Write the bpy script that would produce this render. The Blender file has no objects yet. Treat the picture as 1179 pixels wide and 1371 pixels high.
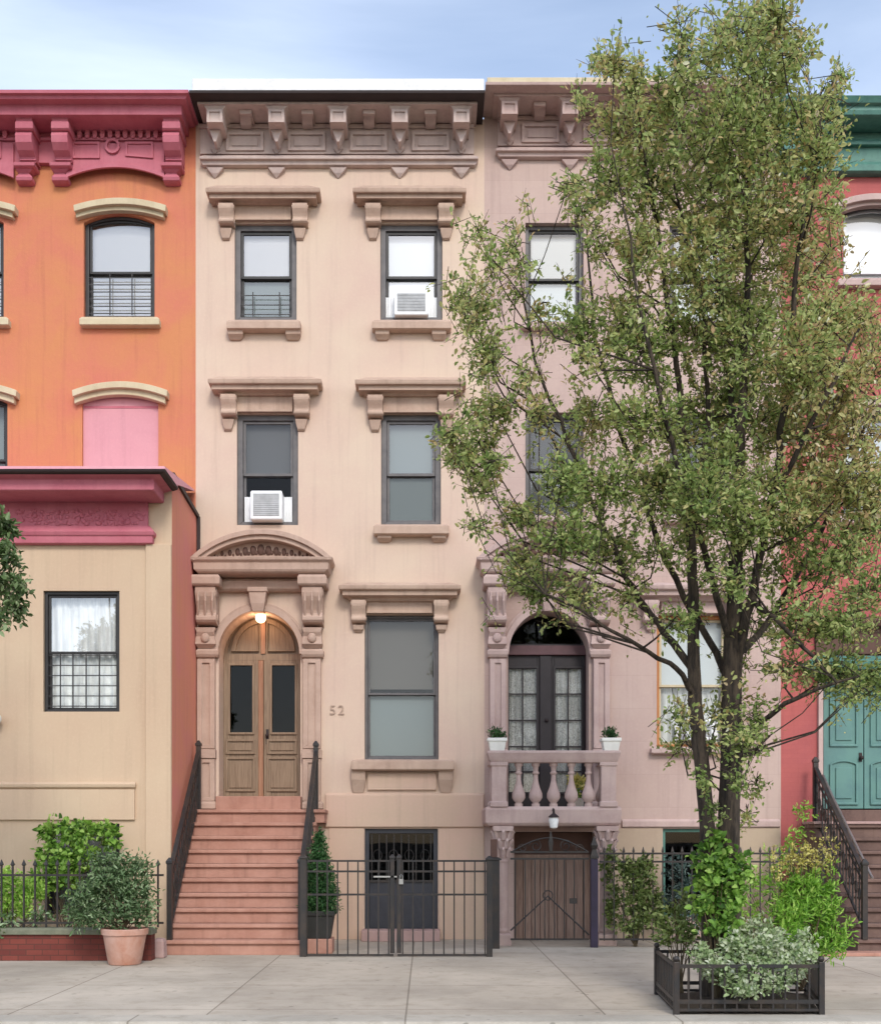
import bpy, bmesh, math, random
import numpy as np
from mathutils import Vector

SC = bpy.context.scene
COL = SC.collection
rad = math.radians
# ------------------------------------------------------------------ survey
# The facades stand on the plane Y = 0, the camera looks along +Y from D metres away.
D, F, CX, HY, EYE = 18.0, 1530.0, 570.0, 1122.0, 1.6
def S(Y=0.0): return F / (D + Y)
def X(px, Y=0.0): return (px - CX) / S(Y)
def Z(py, Y=0.0): return EYE + (HY - py) / S(Y)
def P(px, py, Y=0.0): return (X(px, Y), Y, Z(py, Y))

# ------------------------------------------------------------------ colour
def lin(c):
    c = c / 255.0
    return c / 12.92 if c <= 0.04045 else ((c + 0.055) / 1.055) ** 2.4
def rgb(r, g, b, k=0.72): return (lin(r) * k, lin(g) * k, lin(b) * k, 1.0)

# ------------------------------------------------------------------ materials
def new_mat(name):
    m = bpy.data.materials.new(name); m.use_nodes = True
    nt = m.node_tree
    for n in list(nt.nodes): nt.nodes.remove(n)
    return m, nt
def nd(nt, t, **kw):
    n = nt.nodes.new(t)
    for k, v in kw.items():
        if hasattr(n, k): setattr(n, k, v)
    return n
def setin(n, **kw):
    for k, v in kw.items(): n.inputs[k.replace('_', ' ')].default_value = v
def ramp(nt, fac, stops):
    r = nt.nodes.new('ShaderNodeValToRGB')
    e = r.color_ramp.elements
    while len(e) < len(stops): e.new(0.5)
    for i, (p, c) in enumerate(stops):
        e[i].position = p
        e[i].color = c if len(c) == 4 else (*c, 1)
    nt.links.new(fac, r.inputs['Fac'])
    return r.outputs['Color']
def mixc(nt, a, b, fac, mode='MIX'):
    m = nt.nodes.new('ShaderNodeMix'); m.data_type = 'RGBA'; m.blend_type = mode
    for sock, v in ((m.inputs[0], fac), (m.inputs[6], a), (m.inputs[7], b)):
        if hasattr(v, 'is_output'): nt.links.new(v, sock)
        else: sock.default_value = v
    return m.outputs[2]
def noise(nt, vec, scale, detail=4.0, rough=0.55, dist=0.0):
    n = nt.nodes.new('ShaderNodeTexNoise')
    setin(n, Scale=scale, Detail=detail, Roughness=rough, Distortion=dist)
    nt.links.new(vec, n.inputs['Vector'])
    return n.outputs['Fac']
def mapped(nt, scale=(1, 1, 1), kind='Object', rot=(0, 0, 0), loc=(0, 0, 0)):
    tc = nt.nodes.new('ShaderNodeTexCoord')
    mp = nt.nodes.new('ShaderNodeMapping')
    mp.inputs['Scale'].default_value = scale
    mp.inputs['Rotation'].default_value = rot
    mp.inputs['Location'].default_value = loc
    nt.links.new(tc.outputs[kind], mp.inputs['Vector'])
    return mp.outputs['Vector']
def finish(nt, color, rough=0.85, metal=0.0, bump=None, bstr=0.2, bdist=0.01, spec=0.35, rough_sock=None):
    b = nt.nodes.new('ShaderNodeBsdfPrincipled')
    o = nt.nodes.new('ShaderNodeOutputMaterial')
    if hasattr(color, 'is_output'): nt.links.new(color, b.inputs['Base Color'])
    else: b.inputs['Base Color'].default_value = color
    b.inputs['Roughness'].default_value = rough
    b.inputs['Metallic'].default_value = metal
    b.inputs['Specular IOR Level'].default_value = spec
    if bump is not None:
        bp = nt.nodes.new('ShaderNodeBump')
        bp.inputs['Strength'].default_value = bstr
        bp.inputs['Distance'].default_value = bdist
        nt.links.new(bump, bp.inputs['Height'])
        nt.links.new(bp.outputs['Normal'], b.inputs['Normal'])
    nt.links.new(b.outputs[0], o.inputs['Surface'])
    return b
def scale_c(c, s): return (c[0] * s, c[1] * s, c[2] * s, 1)

def stucco(name, c, c2=None, grime=0.25, rough=0.92, bump=0.25, patch=0.7, joints=None):
    """painted masonry: broad patches between two tints, rain streaks, speckle and a fine sandy bump"""
    m, nt = new_mat(name)
    v = mapped(nt)
    c2 = c2 or scale_c(c, 0.84)
    n1 = noise(nt, v, patch, 6, 0.62, 0.4)
    col = mixc(nt, c, c2, ramp(nt, n1, [(0.36, (0, 0, 0)), (0.68, (1, 1, 1))]))
    st = noise(nt, mapped(nt, (5.5, 5.5, 0.28)), 1.6, 5, 0.6)
    col = mixc(nt, col, scale_c(c2, 0.66), mixc(nt, (0, 0, 0, 1), (grime, grime, grime, 1), ramp(nt, st, [(0.52, (0, 0, 0)), (0.78, (1, 1, 1))])))
    sp = noise(nt, v, 22, 3, 0.7)
    col = mixc(nt, col, scale_c(c, 1.10), mixc(nt, (0, 0, 0, 1), (0.35, 0.35, 0.35, 1), ramp(nt, sp, [(0.5, (0, 0, 0)), (0.75, (1, 1, 1))])))
    big = noise(nt, v, 3.0, 4, 0.6)
    fine = noise(nt, v, 95, 3, 0.65)
    ad = nt.nodes.new('ShaderNodeMath'); ad.operation = 'MULTIPLY_ADD'
    nt.links.new(big, ad.inputs[0]); ad.inputs[1].default_value = 2.2; nt.links.new(fine, ad.inputs[2])
    h = ad.outputs[0]
    if joints:
        bt = nt.nodes.new('ShaderNodeTexBrick'); bt.offset = 0.5
        setin(bt, Scale=1.0, Mortar_Size=joints[2], Brick_Width=joints[0], Row_Height=joints[1], Mortar_Smooth=0.6)
        bt.inputs['Color1'].default_value = (1, 1, 1, 1); bt.inputs['Color2'].default_value = (.96, .955, .95, 1); bt.inputs['Mortar'].default_value = joints[3]
        nt.links.new(mapped(nt, rot=(rad(-90), 0, 0)), bt.inputs['Vector'])
        col = mixc(nt, col, bt.outputs['Color'], 1.0, 'MULTIPLY')
    finish(nt, col, rough, bump=h, bstr=bump, bdist=0.006)
    return m
def painted(name, c, rough=0.5, wear=None, metal=0.0, bump=0.08, sc=6.0):
    m, nt = new_mat(name)
    v = mapped(nt)
    n = noise(nt, v, sc, 6, 0.65)
    col = mixc(nt, c, wear or scale_c(c, 0.75), ramp(nt, n, [(0.42, (0, 0, 0)), (0.72, (1, 1, 1))]))
    finish(nt, col, rough, metal, bump=noise(nt, v, 70, 3), bstr=bump, bdist=0.003)
    return m
def wood(name, c, c2, rough=0.5):
    m, nt = new_mat(name)
    g = noise(nt, mapped(nt, (18, 18, 1.1)), 2.2, 6, 0.6, 0.8)
    col = mixc(nt, c, c2, ramp(nt, g, [(0.34, (0, 0, 0)), (0.66, (1, 1, 1))]))
    finish(nt, col, rough, bump=g, bstr=0.15, bdist=0.004)
    return m
def glass(name, tint=(0.80, 0.85, 0.86), refl=2.0, ripple=0.02):
    """window pane: transmits, tinted, and mirrors the sky with the Fresnel law of two panes"""
    m, nt = new_mat(name)
    tr = nt.nodes.new('ShaderNodeBsdfTransparent'); tr.inputs['Color'].default_value = (*tint, 1)
    gl = nt.nodes.new('ShaderNodeBsdfGlossy'); gl.inputs['Roughness'].default_value = 0.015
    gl.inputs['Color'].default_value = (.95, .97, 1, 1)
    fr = nt.nodes.new('ShaderNodeFresnel'); fr.inputs['IOR'].default_value = 1.52
    mu = nt.nodes.new('ShaderNodeMath'); mu.operation = 'MULTIPLY'; mu.use_clamp = True
    nt.links.new(fr.outputs[0], mu.inputs[0]); mu.inputs[1].default_value = refl
    bp = nt.nodes.new('ShaderNodeBump'); bp.inputs['Strength'].default_value = ripple; bp.inputs['Distance'].default_value = 0.05
    nt.links.new(noise(nt, mapped(nt), 1.6, 1), bp.inputs['Height'])
    nt.links.new(bp.outputs[0], gl.inputs['Normal'])
    mx = nt.nodes.new('ShaderNodeMixShader')
    nt.links.new(mu.outputs[0], mx.inputs[0]); nt.links.new(tr.outputs[0], mx.inputs[1]); nt.links.new(gl.outputs[0], mx.inputs[2])
    o = nt.nodes.new('ShaderNodeOutputMaterial'); nt.links.new(mx.outputs[0], o.inputs['Surface'])
    return m
def fabric(name, c, folds=0.0, lace=False):
    m, nt = new_mat(name)
    v = mapped(nt, (1, 1, 0.12))
    n = noise(nt, v, 14, 3)
    col = mixc(nt, c, scale_c(c, 0.7), ramp(nt, n, [(0.4, (0, 0, 0)), (0.7, (1, 1, 1))]) if folds else 0.0)
    if lace:
        l = noise(nt, mapped(nt), 55, 2)
        col = mixc(nt, col, scale_c(c, 0.55), ramp(nt, l, [(0.48, (0, 0, 0)), (0.62, (1, 1, 1))]))
    b = finish(nt, col, 0.95, bump=n, bstr=0.3 if folds else 0.0, bdist=0.02, spec=0.1)
    return m
def leafmat(name, stops, trans=0.35, gloss=0.5):
    m, nt = new_mat(name)
    at = nt.nodes.new('ShaderNodeAttribute'); at.attribute_name = 'tint'
    col = ramp(nt, at.outputs['Fac'], stops)
    b = nt.nodes.new('ShaderNodeBsdfPrincipled')
    nt.links.new(col, b.inputs['Base Color']); b.inputs['Roughness'].default_value = gloss
    b.inputs['Specular IOR Level'].default_value = 0.4
    t = nt.nodes.new('ShaderNodeBsdfTranslucent')
    nt.links.new(mixc(nt, col, (0.95, 1.0, 0.6, 1), 0.3, 'MULTIPLY'), t.inputs['Color'])
    mx = nt.nodes.new('ShaderNodeMixShader'); mx.inputs[0].default_value = trans
    nt.links.new(b.outputs[0], mx.inputs[1]); nt.links.new(t.outputs[0], mx.inputs[2])
    o = nt.nodes.new('ShaderNodeOutputMaterial'); nt.links.new(mx.outputs[0], o.inputs['Surface'])
    return m
def bark(name, c, c2):
    m, nt = new_mat(name)
    v = mapped(nt, (9, 9, 1.6))
    n = noise(nt, v, 3.0, 6, 0.7, 0.5)
    col = mixc(nt, c, c2, ramp(nt, n, [(0.38, (0, 0, 0)), (0.62, (1, 1, 1))]))
    finish(nt, col, 0.95, bump=n, bstr=0.6, bdist=0.02)
    return m
def emitter(name, c, s):
    m, nt = new_mat(name)
    e = nt.nodes.new('ShaderNodeEmission'); e.inputs['Color'].default_value = (*c, 1); e.inputs['Strength'].default_value = s
    o = nt.nodes.new('ShaderNodeOutputMaterial'); nt.links.new(e.outputs[0], o.inputs['Surface'])
    return m
def concrete(name, c, joint=(1.52, 1.52), dark=0.55, off=0.0):
    m, nt = new_mat(name)
    v = mapped(nt)
    n1 = noise(nt, v, 0.55, 6, 0.65, 0.3)
    n2 = noise(nt, v, 4.0, 5, 0.7)
    n3 = noise(nt, v, 60, 3, 0.7)
    col = mixc(nt, c, scale_c(c, 0.66), ramp(nt, n1, [(0.38, (0, 0, 0)), (0.7, (1, 1, 1))]))
    col = mixc(nt, col, scale_c((c[0], c[1] * .96, c[2] * .9), 0.62), ramp(nt, n2, [(0.50, (0, 0, 0)), (0.78, (.9, .9, .9))]))
    col = mixc(nt, col, scale_c(c, 1.2), ramp(nt, n3, [(0.55, (0, 0, 0)), (0.8, (.5, .5, .5))]))
    vo = nt.nodes.new('ShaderNodeTexVoronoi'); vo.feature = 'F1'; setin(vo, Scale=3.2)
    nt.links.new(v, vo.inputs['Vector'])
    col = mixc(nt, col, scale_c(c, 0.4), ramp(nt, vo.outputs['Distance'], [(0.06, (.75, .75, .75)), (0.10, (0, 0, 0))]))
    if joint:
        bt = nt.nodes.new('ShaderNodeTexBrick'); bt.offset = off
        setin(bt, Scale=1.0, Mortar_Size=0.010, Brick_Width=joint[0], Row_Height=joint[1], Mortar_Smooth=0.3)
        bt.inputs['Color1'].default_value = (1, 1, 1, 1); bt.inputs['Color2'].default_value = (.88, .87, .86, 1); bt.inputs['Mortar'].default_value = (dark, dark * .96, dark * .92, 1)
        nt.links.new(mapped(nt, loc=(0.18, 0.35, 0)), bt.inputs['Vector'])
        col = mixc(nt, col, bt.outputs['Color'], 1.0, 'MULTIPLY')
    finish(nt, col, 0.9, bump=n3, bstr=0.3, bdist=0.004)
    return m
def brickwork(name, c, c2, mortar, bw=0.21, rh=0.072):
    m, nt = new_mat(name)
    bt = nt.nodes.new('ShaderNodeTexBrick')
    setin(bt, Scale=1.0, Mortar_Size=0.006, Brick_Width=bw, Row_Height=rh, Mortar_Smooth=0.2)
    bt.inputs['Color1'].default_value = c; bt.inputs['Color2'].default_value = c2; bt.inputs['Mortar'].default_value = mortar
    nt.links.new(mapped(nt, rot=(rad(-90), 0, 0)), bt.inputs['Vector'])
    v = mapped(nt)
    col = mixc(nt, bt.outputs['Color'], scale_c(c, 0.5), ramp(nt, noise(nt, v, 2.5, 5), [(0.45, (0, 0, 0)), (0.8, (.8, .8, .8))]))
    finish(nt, col, 0.9, bump=bt.outputs['Fac'], bstr=-0.4, bdist=0.006)
    return m

M = {}
M['peach'] = stucco('peach_paint', rgb(235, 211, 189), rgb(229, 199, 182), 0.38, bump=0.35, patch=0.85)
M['peach_low'] = stucco('peach_base_paint', rgb(230, 196, 176), rgb(222, 196, 170), 0.36)
M['peach_trim'] = stucco('peach_trim_paint', rgb(218, 190, 170), rgb(198, 168, 150), 0.55, bump=0.3, patch=2.2)
M['peach_cornice'] = stucco('taupe_cornice_paint', rgb(226, 205, 196), rgb(206, 184, 177), 0.5, bump=0.2, patch=2.5)
M['portal'] = stucco('portal_paint', rgb(216, 187, 170), rgb(200, 170, 153), 0.45, bump=0.35, patch=2.5)
M['mauve'] = stucco('mauve_paint', rgb(218, 192, 181), rgb(206, 178, 170), 0.42, bump=0.3, joints=(1.15, 0.52, 0.004, (.88, .87, .87, 1)))
M['mauve_trim'] = stucco('mauve_trim_paint', rgb(220, 194, 186), rgb(202, 174, 168), 0.5, bump=0.35, patch=2.2)
M['mauve_base'] = stucco('buff_base_paint', rgb(206, 184, 160), rgb(196, 172, 152), 0.4)
M['orange'] = stucco('orange_paint', rgb(226, 150, 104), rgb(226, 134, 112), 0.45, bump=0.8, patch=1.0)
M['orange_side'] = stucco('orange_red_paint', rgb(238, 158, 128), rgb(238, 150, 140), 0.4, bump=0.4, patch=1.2)
M['pink'] = stucco('pink_cornice_paint', rgb(216, 128, 142), rgb(204, 112, 128), 0.4, bump=0.15, rough=0.7, patch=2.0)
M['pale_pink'] = stucco('pale_pink_paint', rgb(236, 172, 180), rgb(226, 160, 170), 0.3, bump=0.2, rough=0.8)
M['cream'] = stucco('cream_paint', rgb(230, 216, 184), rgb(216, 198, 164), 0.35, bump=0.25, patch=2.0)
M['tan'] = stucco('tan_paint', rgb(228, 202, 172), rgb(222, 192, 164), 0.32, bump=0.3)
M['red'] = stucco('red_paint', rgb(204, 112, 106), rgb(190, 104, 104), 0.45, bump=0.4, joints=(0.22, 0.075, 0.003, (.9, .88, .88, 1)))
M['teal_cornice'] = painted('green_cornice_paint', rgb(98, 150, 136), 0.55, rgb(80, 124, 116))
M['teal_door'] = painted('teal_door_paint', rgb(110, 156, 148), 0.5, rgb(98, 140, 140), sc=3)
M['white_coping'] = painted('white_coping_paint', (0.74, 0.74, 0.73, 1), 0.6, (0.60, 0.60, 0.59, 1))
M['gutter'] = painted('dark_gutter_paint', rgb(58, 46, 46), 0.6)
M['dark_brown'] = painted('dark_brown_paint', rgb(112, 84, 74), 0.8)  # even dark brown for the carving, lintel, post top and plank door back
M['grey_frame'] = painted('grey_window_paint', rgb(118, 114, 114), 0.5, rgb(96, 94, 96))
M['dark_frame'] = painted('dark_window_paint', rgb(64, 62, 62), 0.45)
M['black_iron'] = painted('black_iron_paint', rgb(48, 47, 48), 0.42, rgb(74, 62, 54), bump=0.2)
M['purple_iron'] = painted('purple_iron_paint', rgb(58, 48, 72), 0.45, rgb(46, 40, 58))
M['steel'] = painted('bare_steel', rgb(190, 190, 188), 0.35, metal=0.8)
M['brown_grille'] = painted('slate_door_paint', rgb(66, 68, 76), 0.5)
M['door_wood'] = wood('varnished_door_wood', rgb(168, 144, 120), rgb(138, 114, 92))
M['door_post'] = wood('orange_door_wood', rgb(188, 142, 112), rgb(164, 114, 86))
M['plank'] = wood('weathered_plank_wood', rgb(190, 162, 146), rgb(152, 126, 114), 0.8)
M['orange_wood'] = wood('orange_window_wood', rgb(214, 146, 84), rgb(190, 120, 66))
M['purple_wood'] = painted('plum_door_paint', rgb(112, 80, 84), 0.5)
M['charcoal_wood'] = painted('charcoal_door_paint', rgb(58, 52, 55), 0.5)
M['glass'] = glass('window_glass', (0.93, 0.95, 0.95), 0.9)
M['glass_sky'] = glass('bright_window_glass', (0.97, 0.98, 0.98), 4.5)
M['glass_dark'] = glass('dim_window_glass', (0.40, 0.43, 0.43), 0.35)
M['glass_half'] = glass('plain_window_glass', (0.93, 0.95, 0.95), 2.0)
M['blind_white'] = fabric('white_blind', (0.95, 0.95, 0.94, 1))
M['blind_pale'] = fabric('pale_grey_blind', (0.55, 0.58, 0.58, 1))
M['blind_grey'] = fabric('grey_blind', (0.20, 0.23, 0.225, 1))
M['blind_dim'] = fabric('dim_shade', (0.10, 0.10, 0.10, 1))
M['taupe_reflection'] = fabric('taupe_reflection_panel', (0.13, 0.12, 0.105, 1))  # taupe panel colour stands in for the opposite houses reflected in the parlour pane
M['curtain'] = fabric('white_curtain', (0.93, 0.94, 0.92, 1), folds=1)
M['lace'] = fabric('lace_curtain', (0.86, 0.85, 0.83, 1), folds=1, lace=True)
M['room'] = painted('dark_room_paint', (0.05, 0.045, 0.042, 1), 0.9)
M['ac_white'] = painted('white_appliance_plastic', (0.80, 0.81, 0.82, 1), 0.45, (0.72, 0.73, 0.73, 1), bump=0.03)
M['ac_grille'] = painted('grey_appliance_grille', (0.48, 0.49, 0.50, 1), 0.5)
M['stoop'] = stucco('salmon_stoop_paint', rgb(206, 158, 140), rgb(186, 136, 118), 0.6, bump=0.5, patch=2.6)
M['stoop_brown'] = stucco('brown_stone', rgb(138, 112, 102), rgb(108, 86, 80), 0.5, bump=0.4, patch=2.0)
M['stoop_pale'] = stucco('pale_landing_stone', rgb(204, 172, 166), rgb(188, 156, 150), 0.4)
M['brick_red'] = brickwork('dark_red_brick', rgb(140, 72, 62), rgb(116, 58, 52), rgb(98, 62, 54))
M['green_stone'] = stucco('mossy_coping_stone', rgb(142, 142, 122), rgb(104, 112, 92), 0.5, patch=4)
M['terracotta'] = stucco('terracotta', rgb(216, 176, 160), rgb(198, 138, 112), 0.5, bump=0.2, patch=3.0, rough=0.85)
M['pot_black'] = painted('black_planter_plastic', rgb(62, 62, 60), 0.5)
M['pot_white'] = painted('white_planter', (0.82, 0.81, 0.76, 1), 0.5, (0.7, 0.69, 0.64, 1))
M['soil'] = stucco('dark_soil', (0.06, 0.045, 0.032, 1), (0.035, 0.027, 0.02, 1), 0.2, bump=1.0, patch=8)
M['sidewalk'] = concrete('sidewalk_concrete', rgb(208, 197, 181, .82), (1.8, 1.75), .5)
M['kerb'] = concrete('kerb_concrete', rgb(212, 204, 190), (2.4, 50.0))
M['asphalt'] = stucco('asphalt', (0.055, 0.055, 0.057, 1), (0.04, 0.04, 0.042, 1), 0.1, bump=0.8, patch=1.0)
M['roof'] = stucco('roof_felt', (0.11, 0.11, 0.11, 1), None, 0.2)
M['party'] = brickwork('party_brick', rgb(150, 92, 76), rgb(128, 78, 66), rgb(160, 140, 124))
M['bark'] = bark('grey_brown_bark', rgb(92, 80, 68), rgb(46, 40, 36))
M['bark_pale'] = bark('stem_bark', rgb(120, 104, 80), rgb(76, 66, 50))
M['number'] = painted('weathered_number_metal', rgb(200, 172, 154), 0.6)
M['bulb'] = emitter('warm_lamp_glow', (1.0, 0.62, 0.36), 5.0)
M['lantern_glass'] = painted('white_lantern_glass', (0.85, 0.85, 0.82, 1), 0.25)
L = {}
L['tree'] = leafmat('pear_leaf', [(0.0, rgb(112, 136, 74, 1)), (0.25, rgb(154, 174, 102, 1)), (0.5, rgb(186, 192, 126, 1)), (0.72, rgb(198, 180, 124, 1)), (0.88, rgb(202, 168, 128, 1)), (1.0, rgb(232, 230, 198, 1))], 0.48)
L['hedge'] = leafmat('bright_vine_leaf', [(0.0, rgb(70, 108, 42, .85)), (0.5, rgb(140, 186, 78, .85)), (1.0, rgb(200, 230, 128, .85))], 0.42)
L['shrub'] = leafmat('dark_shrub_leaf', [(0.0, rgb(62, 88, 50, .85)), (0.55, rgb(114, 144, 96, .85)), (1.0, rgb(182, 202, 160, .85))], 0.3)
L['conifer'] = leafmat('conifer_leaf', [(0.0, rgb(40, 76, 40)), (0.6, rgb(78, 132, 70)), (1.0, rgb(130, 172, 110))], 0.25)
L['silver'] = leafmat('silver_leaf', [(0.0, rgb(112, 140, 86)), (0.4, rgb(170, 196, 134)), (0.75, rgb(206, 222, 176)), (1.0, rgb(232, 238, 212))], 0.35)
L['fern'] = leafmat('fresh_green_leaf', [(0.0, rgb(84, 134, 48, .85)), (0.5, rgb(154, 206, 78, .85)), (1.0, rgb(206, 238, 126, .85))], 0.45)
L['yellow'] = leafmat('goldenrod_bloom', [(0.0, rgb(170, 168, 84, .95)), (0.5, rgb(218, 208, 116, .95)), (1.0, rgb(238, 230, 160, .95))], 0.4)
L['olive'] = leafmat('olive_ivy_leaf', [(0.0, rgb(76, 92, 46, .85)), (0.5, rgb(128, 148, 80, .85)), (1.0, rgb(192, 200, 136, .85))], 0.35)
L['blue'] = leafmat('blue_grey_leaf', [(0.0, rgb(54, 76, 72)), (0.5, rgb(94, 122, 116)), (1.0, rgb(158, 178, 170))], 0.25)
L['street'] = leafmat('fresh_tree_leaf', [(0.0, rgb(62, 88, 46)), (0.5, rgb(112, 142, 84)), (1.0, rgb(186, 204, 156))], 0.35)

# ------------------------------------------------------------------ mesh builder
class MB:
    def __init__(s): s.v = []; s.f = []
    def add(s, vs, fs):
        o = len(s.v); s.v += [tuple(v) for v in vs]; s.f += [tuple(i + o for i in f) for f in fs]
        return s
    def box(s, x0, x1, y0, y1, z0, z1):
        if x0 > x1: x0, x1 = x1, x0
        if y0 > y1: y0, y1 = y1, y0
        if z0 > z1: z0, z1 = z1, z0
        vs = [(x, y, z) for z in (z0, z1) for y in (y0, y1) for x in (x0, x1)]
        return s.add(vs, [(0, 2, 3, 1), (4, 5, 7, 6), (0, 1, 5, 4), (2, 6, 7, 3), (0, 4, 6, 2), (1, 3, 7, 5)])
    def loft(s, rings, cap=True, close=True):
        n = len(rings[0]); vs = [p for r in rings for p in r]; fs = []
        for i in range(len(rings) - 1):
            for j in range(n if close else n - 1):
                k = (j + 1) % n
                fs.append((i * n + j, i * n + k, (i + 1) * n + k, (i + 1) * n + j))
        if cap: fs.append(tuple(range(n))[::-1]); fs.append(tuple((len(rings) - 1) * n + j for j in range(n)))
        return s.add(vs, fs)
    def rects(s, lv):
        """stack of level rectangles (z, x0, x1, y0, y1)"""
        return s.loft([[(x0, y0, z), (x1, y0, z), (x1, y1, z), (x0, y1, z)] for z, x0, x1, y0, y1 in lv])
    def prism_yz(s, x0, x1, pts):
        return s.loft([[(x0, y, z) for y, z in pts], [(x1, y, z) for y, z in pts]])
    def prism_xz(s, y0, y1, pts):
        return s.loft([[(x, y0, z) for x, z in pts], [(x, y1, z) for x, z in pts]])
    def band(s, outer, inner, y0, y1, close=False):
        """solid between two parallel outlines in XZ"""
        rings = [[(o[0], y0, o[1]), (i[0], y0, i[1]), (i[0], y1, i[1]), (o[0], y1, o[1])] for o, i in zip(outer, inner)]
        if close: rings.append(rings[0])
        return s.loft(rings, cap=not close)
    def tube(s, pts, r, n=6, cap=True):
        pts = [Vector(p) for p in pts]
        rs = r if isinstance(r, (list, tuple)) else [r] * len(pts)
        rings = []; u = None
        for i, p in enumerate(pts):
            d = (pts[min(i + 1, len(pts) - 1)] - pts[max(i - 1, 0)])
            if d.length < 1e-9: d = Vector((0, 0, 1))
            d.normalize()
            if u is None: u = d.orthogonal().normalized()
            else:
                u = u - d * u.dot(d)
                u = u.normalized() if u.length > 1e-6 else d.orthogonal().normalized()
            w = d.cross(u)
            rings.append([tuple(p + (u * math.cos(2 * math.pi * k / n) + w * math.sin(2 * math.pi * k / n)) * rs[i]) for k in range(n)])
        return s.loft(rings, cap=cap)
    def lathe(s, cx, cy, prof, n=16):
        return s.loft([[(cx + r * math.cos(2 * math.pi * k / n), cy + r * math.sin(2 * math.pi * k / n), z) for k in range(n)] for r, z in prof])
    def ball(s, c, r, n=12, m=8, sq=(1, 1, 1)):
        rings = []
        for i in range(1, m):
            a = math.pi * i / m
            rings.append([(c[0] + r * sq[0] * math.sin(a) * math.cos(2 * math.pi * k / n), c[1] + r * sq[1] * math.sin(a) * math.sin(2 * math.pi * k / n), c[2] - r * sq[2] * math.cos(a)) for k in range(n)])
        return s.loft(rings)
    def build(s, name, m, parent=None, loc=None, smooth=False, bevel=0.0, seg=2):
        me = bpy.data.meshes.new(name)
        o = bpy.data.objects.new(name, me); COL.objects.link(o)
        if parent is not None:
            o.parent = parent
            r = parent
            while r.parent: r = r.parent
            org = r.location
        else:
            org = Vector(loc or (0, 0, 0)); o.location = org
        me.from_pydata([(x - org[0], y - org[1], z - org[2]) for x, y, z in s.v], [], s.f)
        bm = bmesh.new(); bm.from_mesh(me)
        bmesh.ops.recalc_face_normals(bm, faces=bm.faces)
        bm.to_mesh(me); bm.free()
        if smooth:
            me.polygons.foreach_set('use_smooth', [True] * len(me.polygons))
            me.set_sharp_from_angle(angle=rad(40))
        me.materials.append(m)
        if bevel:
            b = o.modifiers.new('bevel', 'BEVEL'); b.width = bevel; b.segments = seg; b.limit_method = 'ANGLE'; b.angle_limit = rad(35)
            b.harden_normals = False
        return o

def tag(o, label=None, cat=None, group=None, kind=None):
    if label: o['label'] = label
    if cat: o['category'] = cat
    if group: o['group'] = group
    if kind: o['kind'] = kind
    return o
def thing(name, label, cat, loc=(0, 0, 0), group=None):
    o = bpy.data.objects.new(name, None); COL.objects.link(o)
    o.location = loc; o.empty_display_size = 0.2
    return tag(o, label, cat, group)

# ------------------------------------------------------------------ outlines and walls
def outline(x0, x1, z0, zs, rise=0.0, n=12):
    if rise <= 0: return [(x0, z0), (x0, zs), (x1, zs), (x1, z0)]
    c, hw = (x0 + x1) / 2, (x1 - x0) / 2
    pts = [(x0, z0)]
    if rise > 0.7 * hw:
        for k in range(n + 1):
            a = math.pi * k / n
            pts.append((c - hw * math.cos(a), zs + rise * math.sin(a)))
    else:
        for k in range(n + 1):
            t = -1 + 2 * k / n
            pts.append((c + hw * t, zs + rise * (1 - t * t)))
    pts.append((x1, z0))
    return pts
def top_at(op, x):
    x0, x1, z0, zs, rise = op[:5]
    if rise <= 0: return zs
    c, hw = (x0 + x1) / 2, (x1 - x0) / 2
    t = max(-1, min(1, (x - c) / hw))
    return zs + rise * (math.sqrt(max(0, 1 - t * t)) if rise > 0.7 * hw else 1 - t * t)
def wall_mesh(mb, x0, x1, z0, z1, y, ops, depth=0.25):
    """front wall with openings (x0, x1, z0, zs, rise[, depth]) and their reveals"""
    xs = {x0, x1}
    for op in ops:
        xs |= {op[0], op[1]}
        if op[4] > 0:
            c, hw = (op[0] + op[1]) / 2, (op[1] - op[0]) / 2
            for k in range(1, 16): xs.add(c - hw * math.cos(math.pi * k / 16))
    xs = sorted(xs)
    for a, b in zip(xs, xs[1:]):
        if b - a < 1e-6: continue
        mid = (a + b) / 2
        lo = (z0, z0)
        for op in sorted([o for o in ops if o[0] < mid < o[1]], key=lambda o: o[2]):
            if op[2] > lo[0] + 1e-6:
                mb.add([(a, y, lo[0]), (b, y, lo[1]), (b, y, op[2]), (a, y, op[2])], [(0, 1, 2, 3)])
            lo = (top_at(op, a), top_at(op, b))
        mb.add([(a, y, lo[0]), (b, y, lo[1]), (b, y, z1), (a, y, z1)], [(0, 1, 2, 3)])
    for op in ops:
        d = op[5] if len(op) > 5 else depth
        o = outline(op[0], op[1], op[2], op[3], op[4], 16)
        o = o + [o[0]]
        for p, q in zip(o, o[1:]):
            mb.add([(p[0], y, p[1]), (q[0], y, q[1]), (q[0], y + d, q[1]), (p[0], y + d, p[1])], [(0, 1, 2, 3)])
    return mb
def shell(mb, x0, x1, y0, y1, z0, z1):
    """side and back walls; x inset keeps neighbours' party walls apart"""
    e = 0.004
    mb.add([(x0 + e, y0 + .002, z0), (x0 + e, y1, z0), (x0 + e, y1, z1), (x0 + e, y0 + .002, z1)], [(0, 1, 2, 3)])
    mb.add([(x1 - e, y0 + .002, z0), (x1 - e, y1, z0), (x1 - e, y1, z1), (x1 - e, y0 + .002, z1)], [(0, 1, 2, 3)])
    mb.add([(x0 + e, y1, z0), (x1 - e, y1, z0), (x1 - e, y1, z1), (x0 + e, y1, z1)], [(0, 1, 2, 3)])
    return mb

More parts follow.
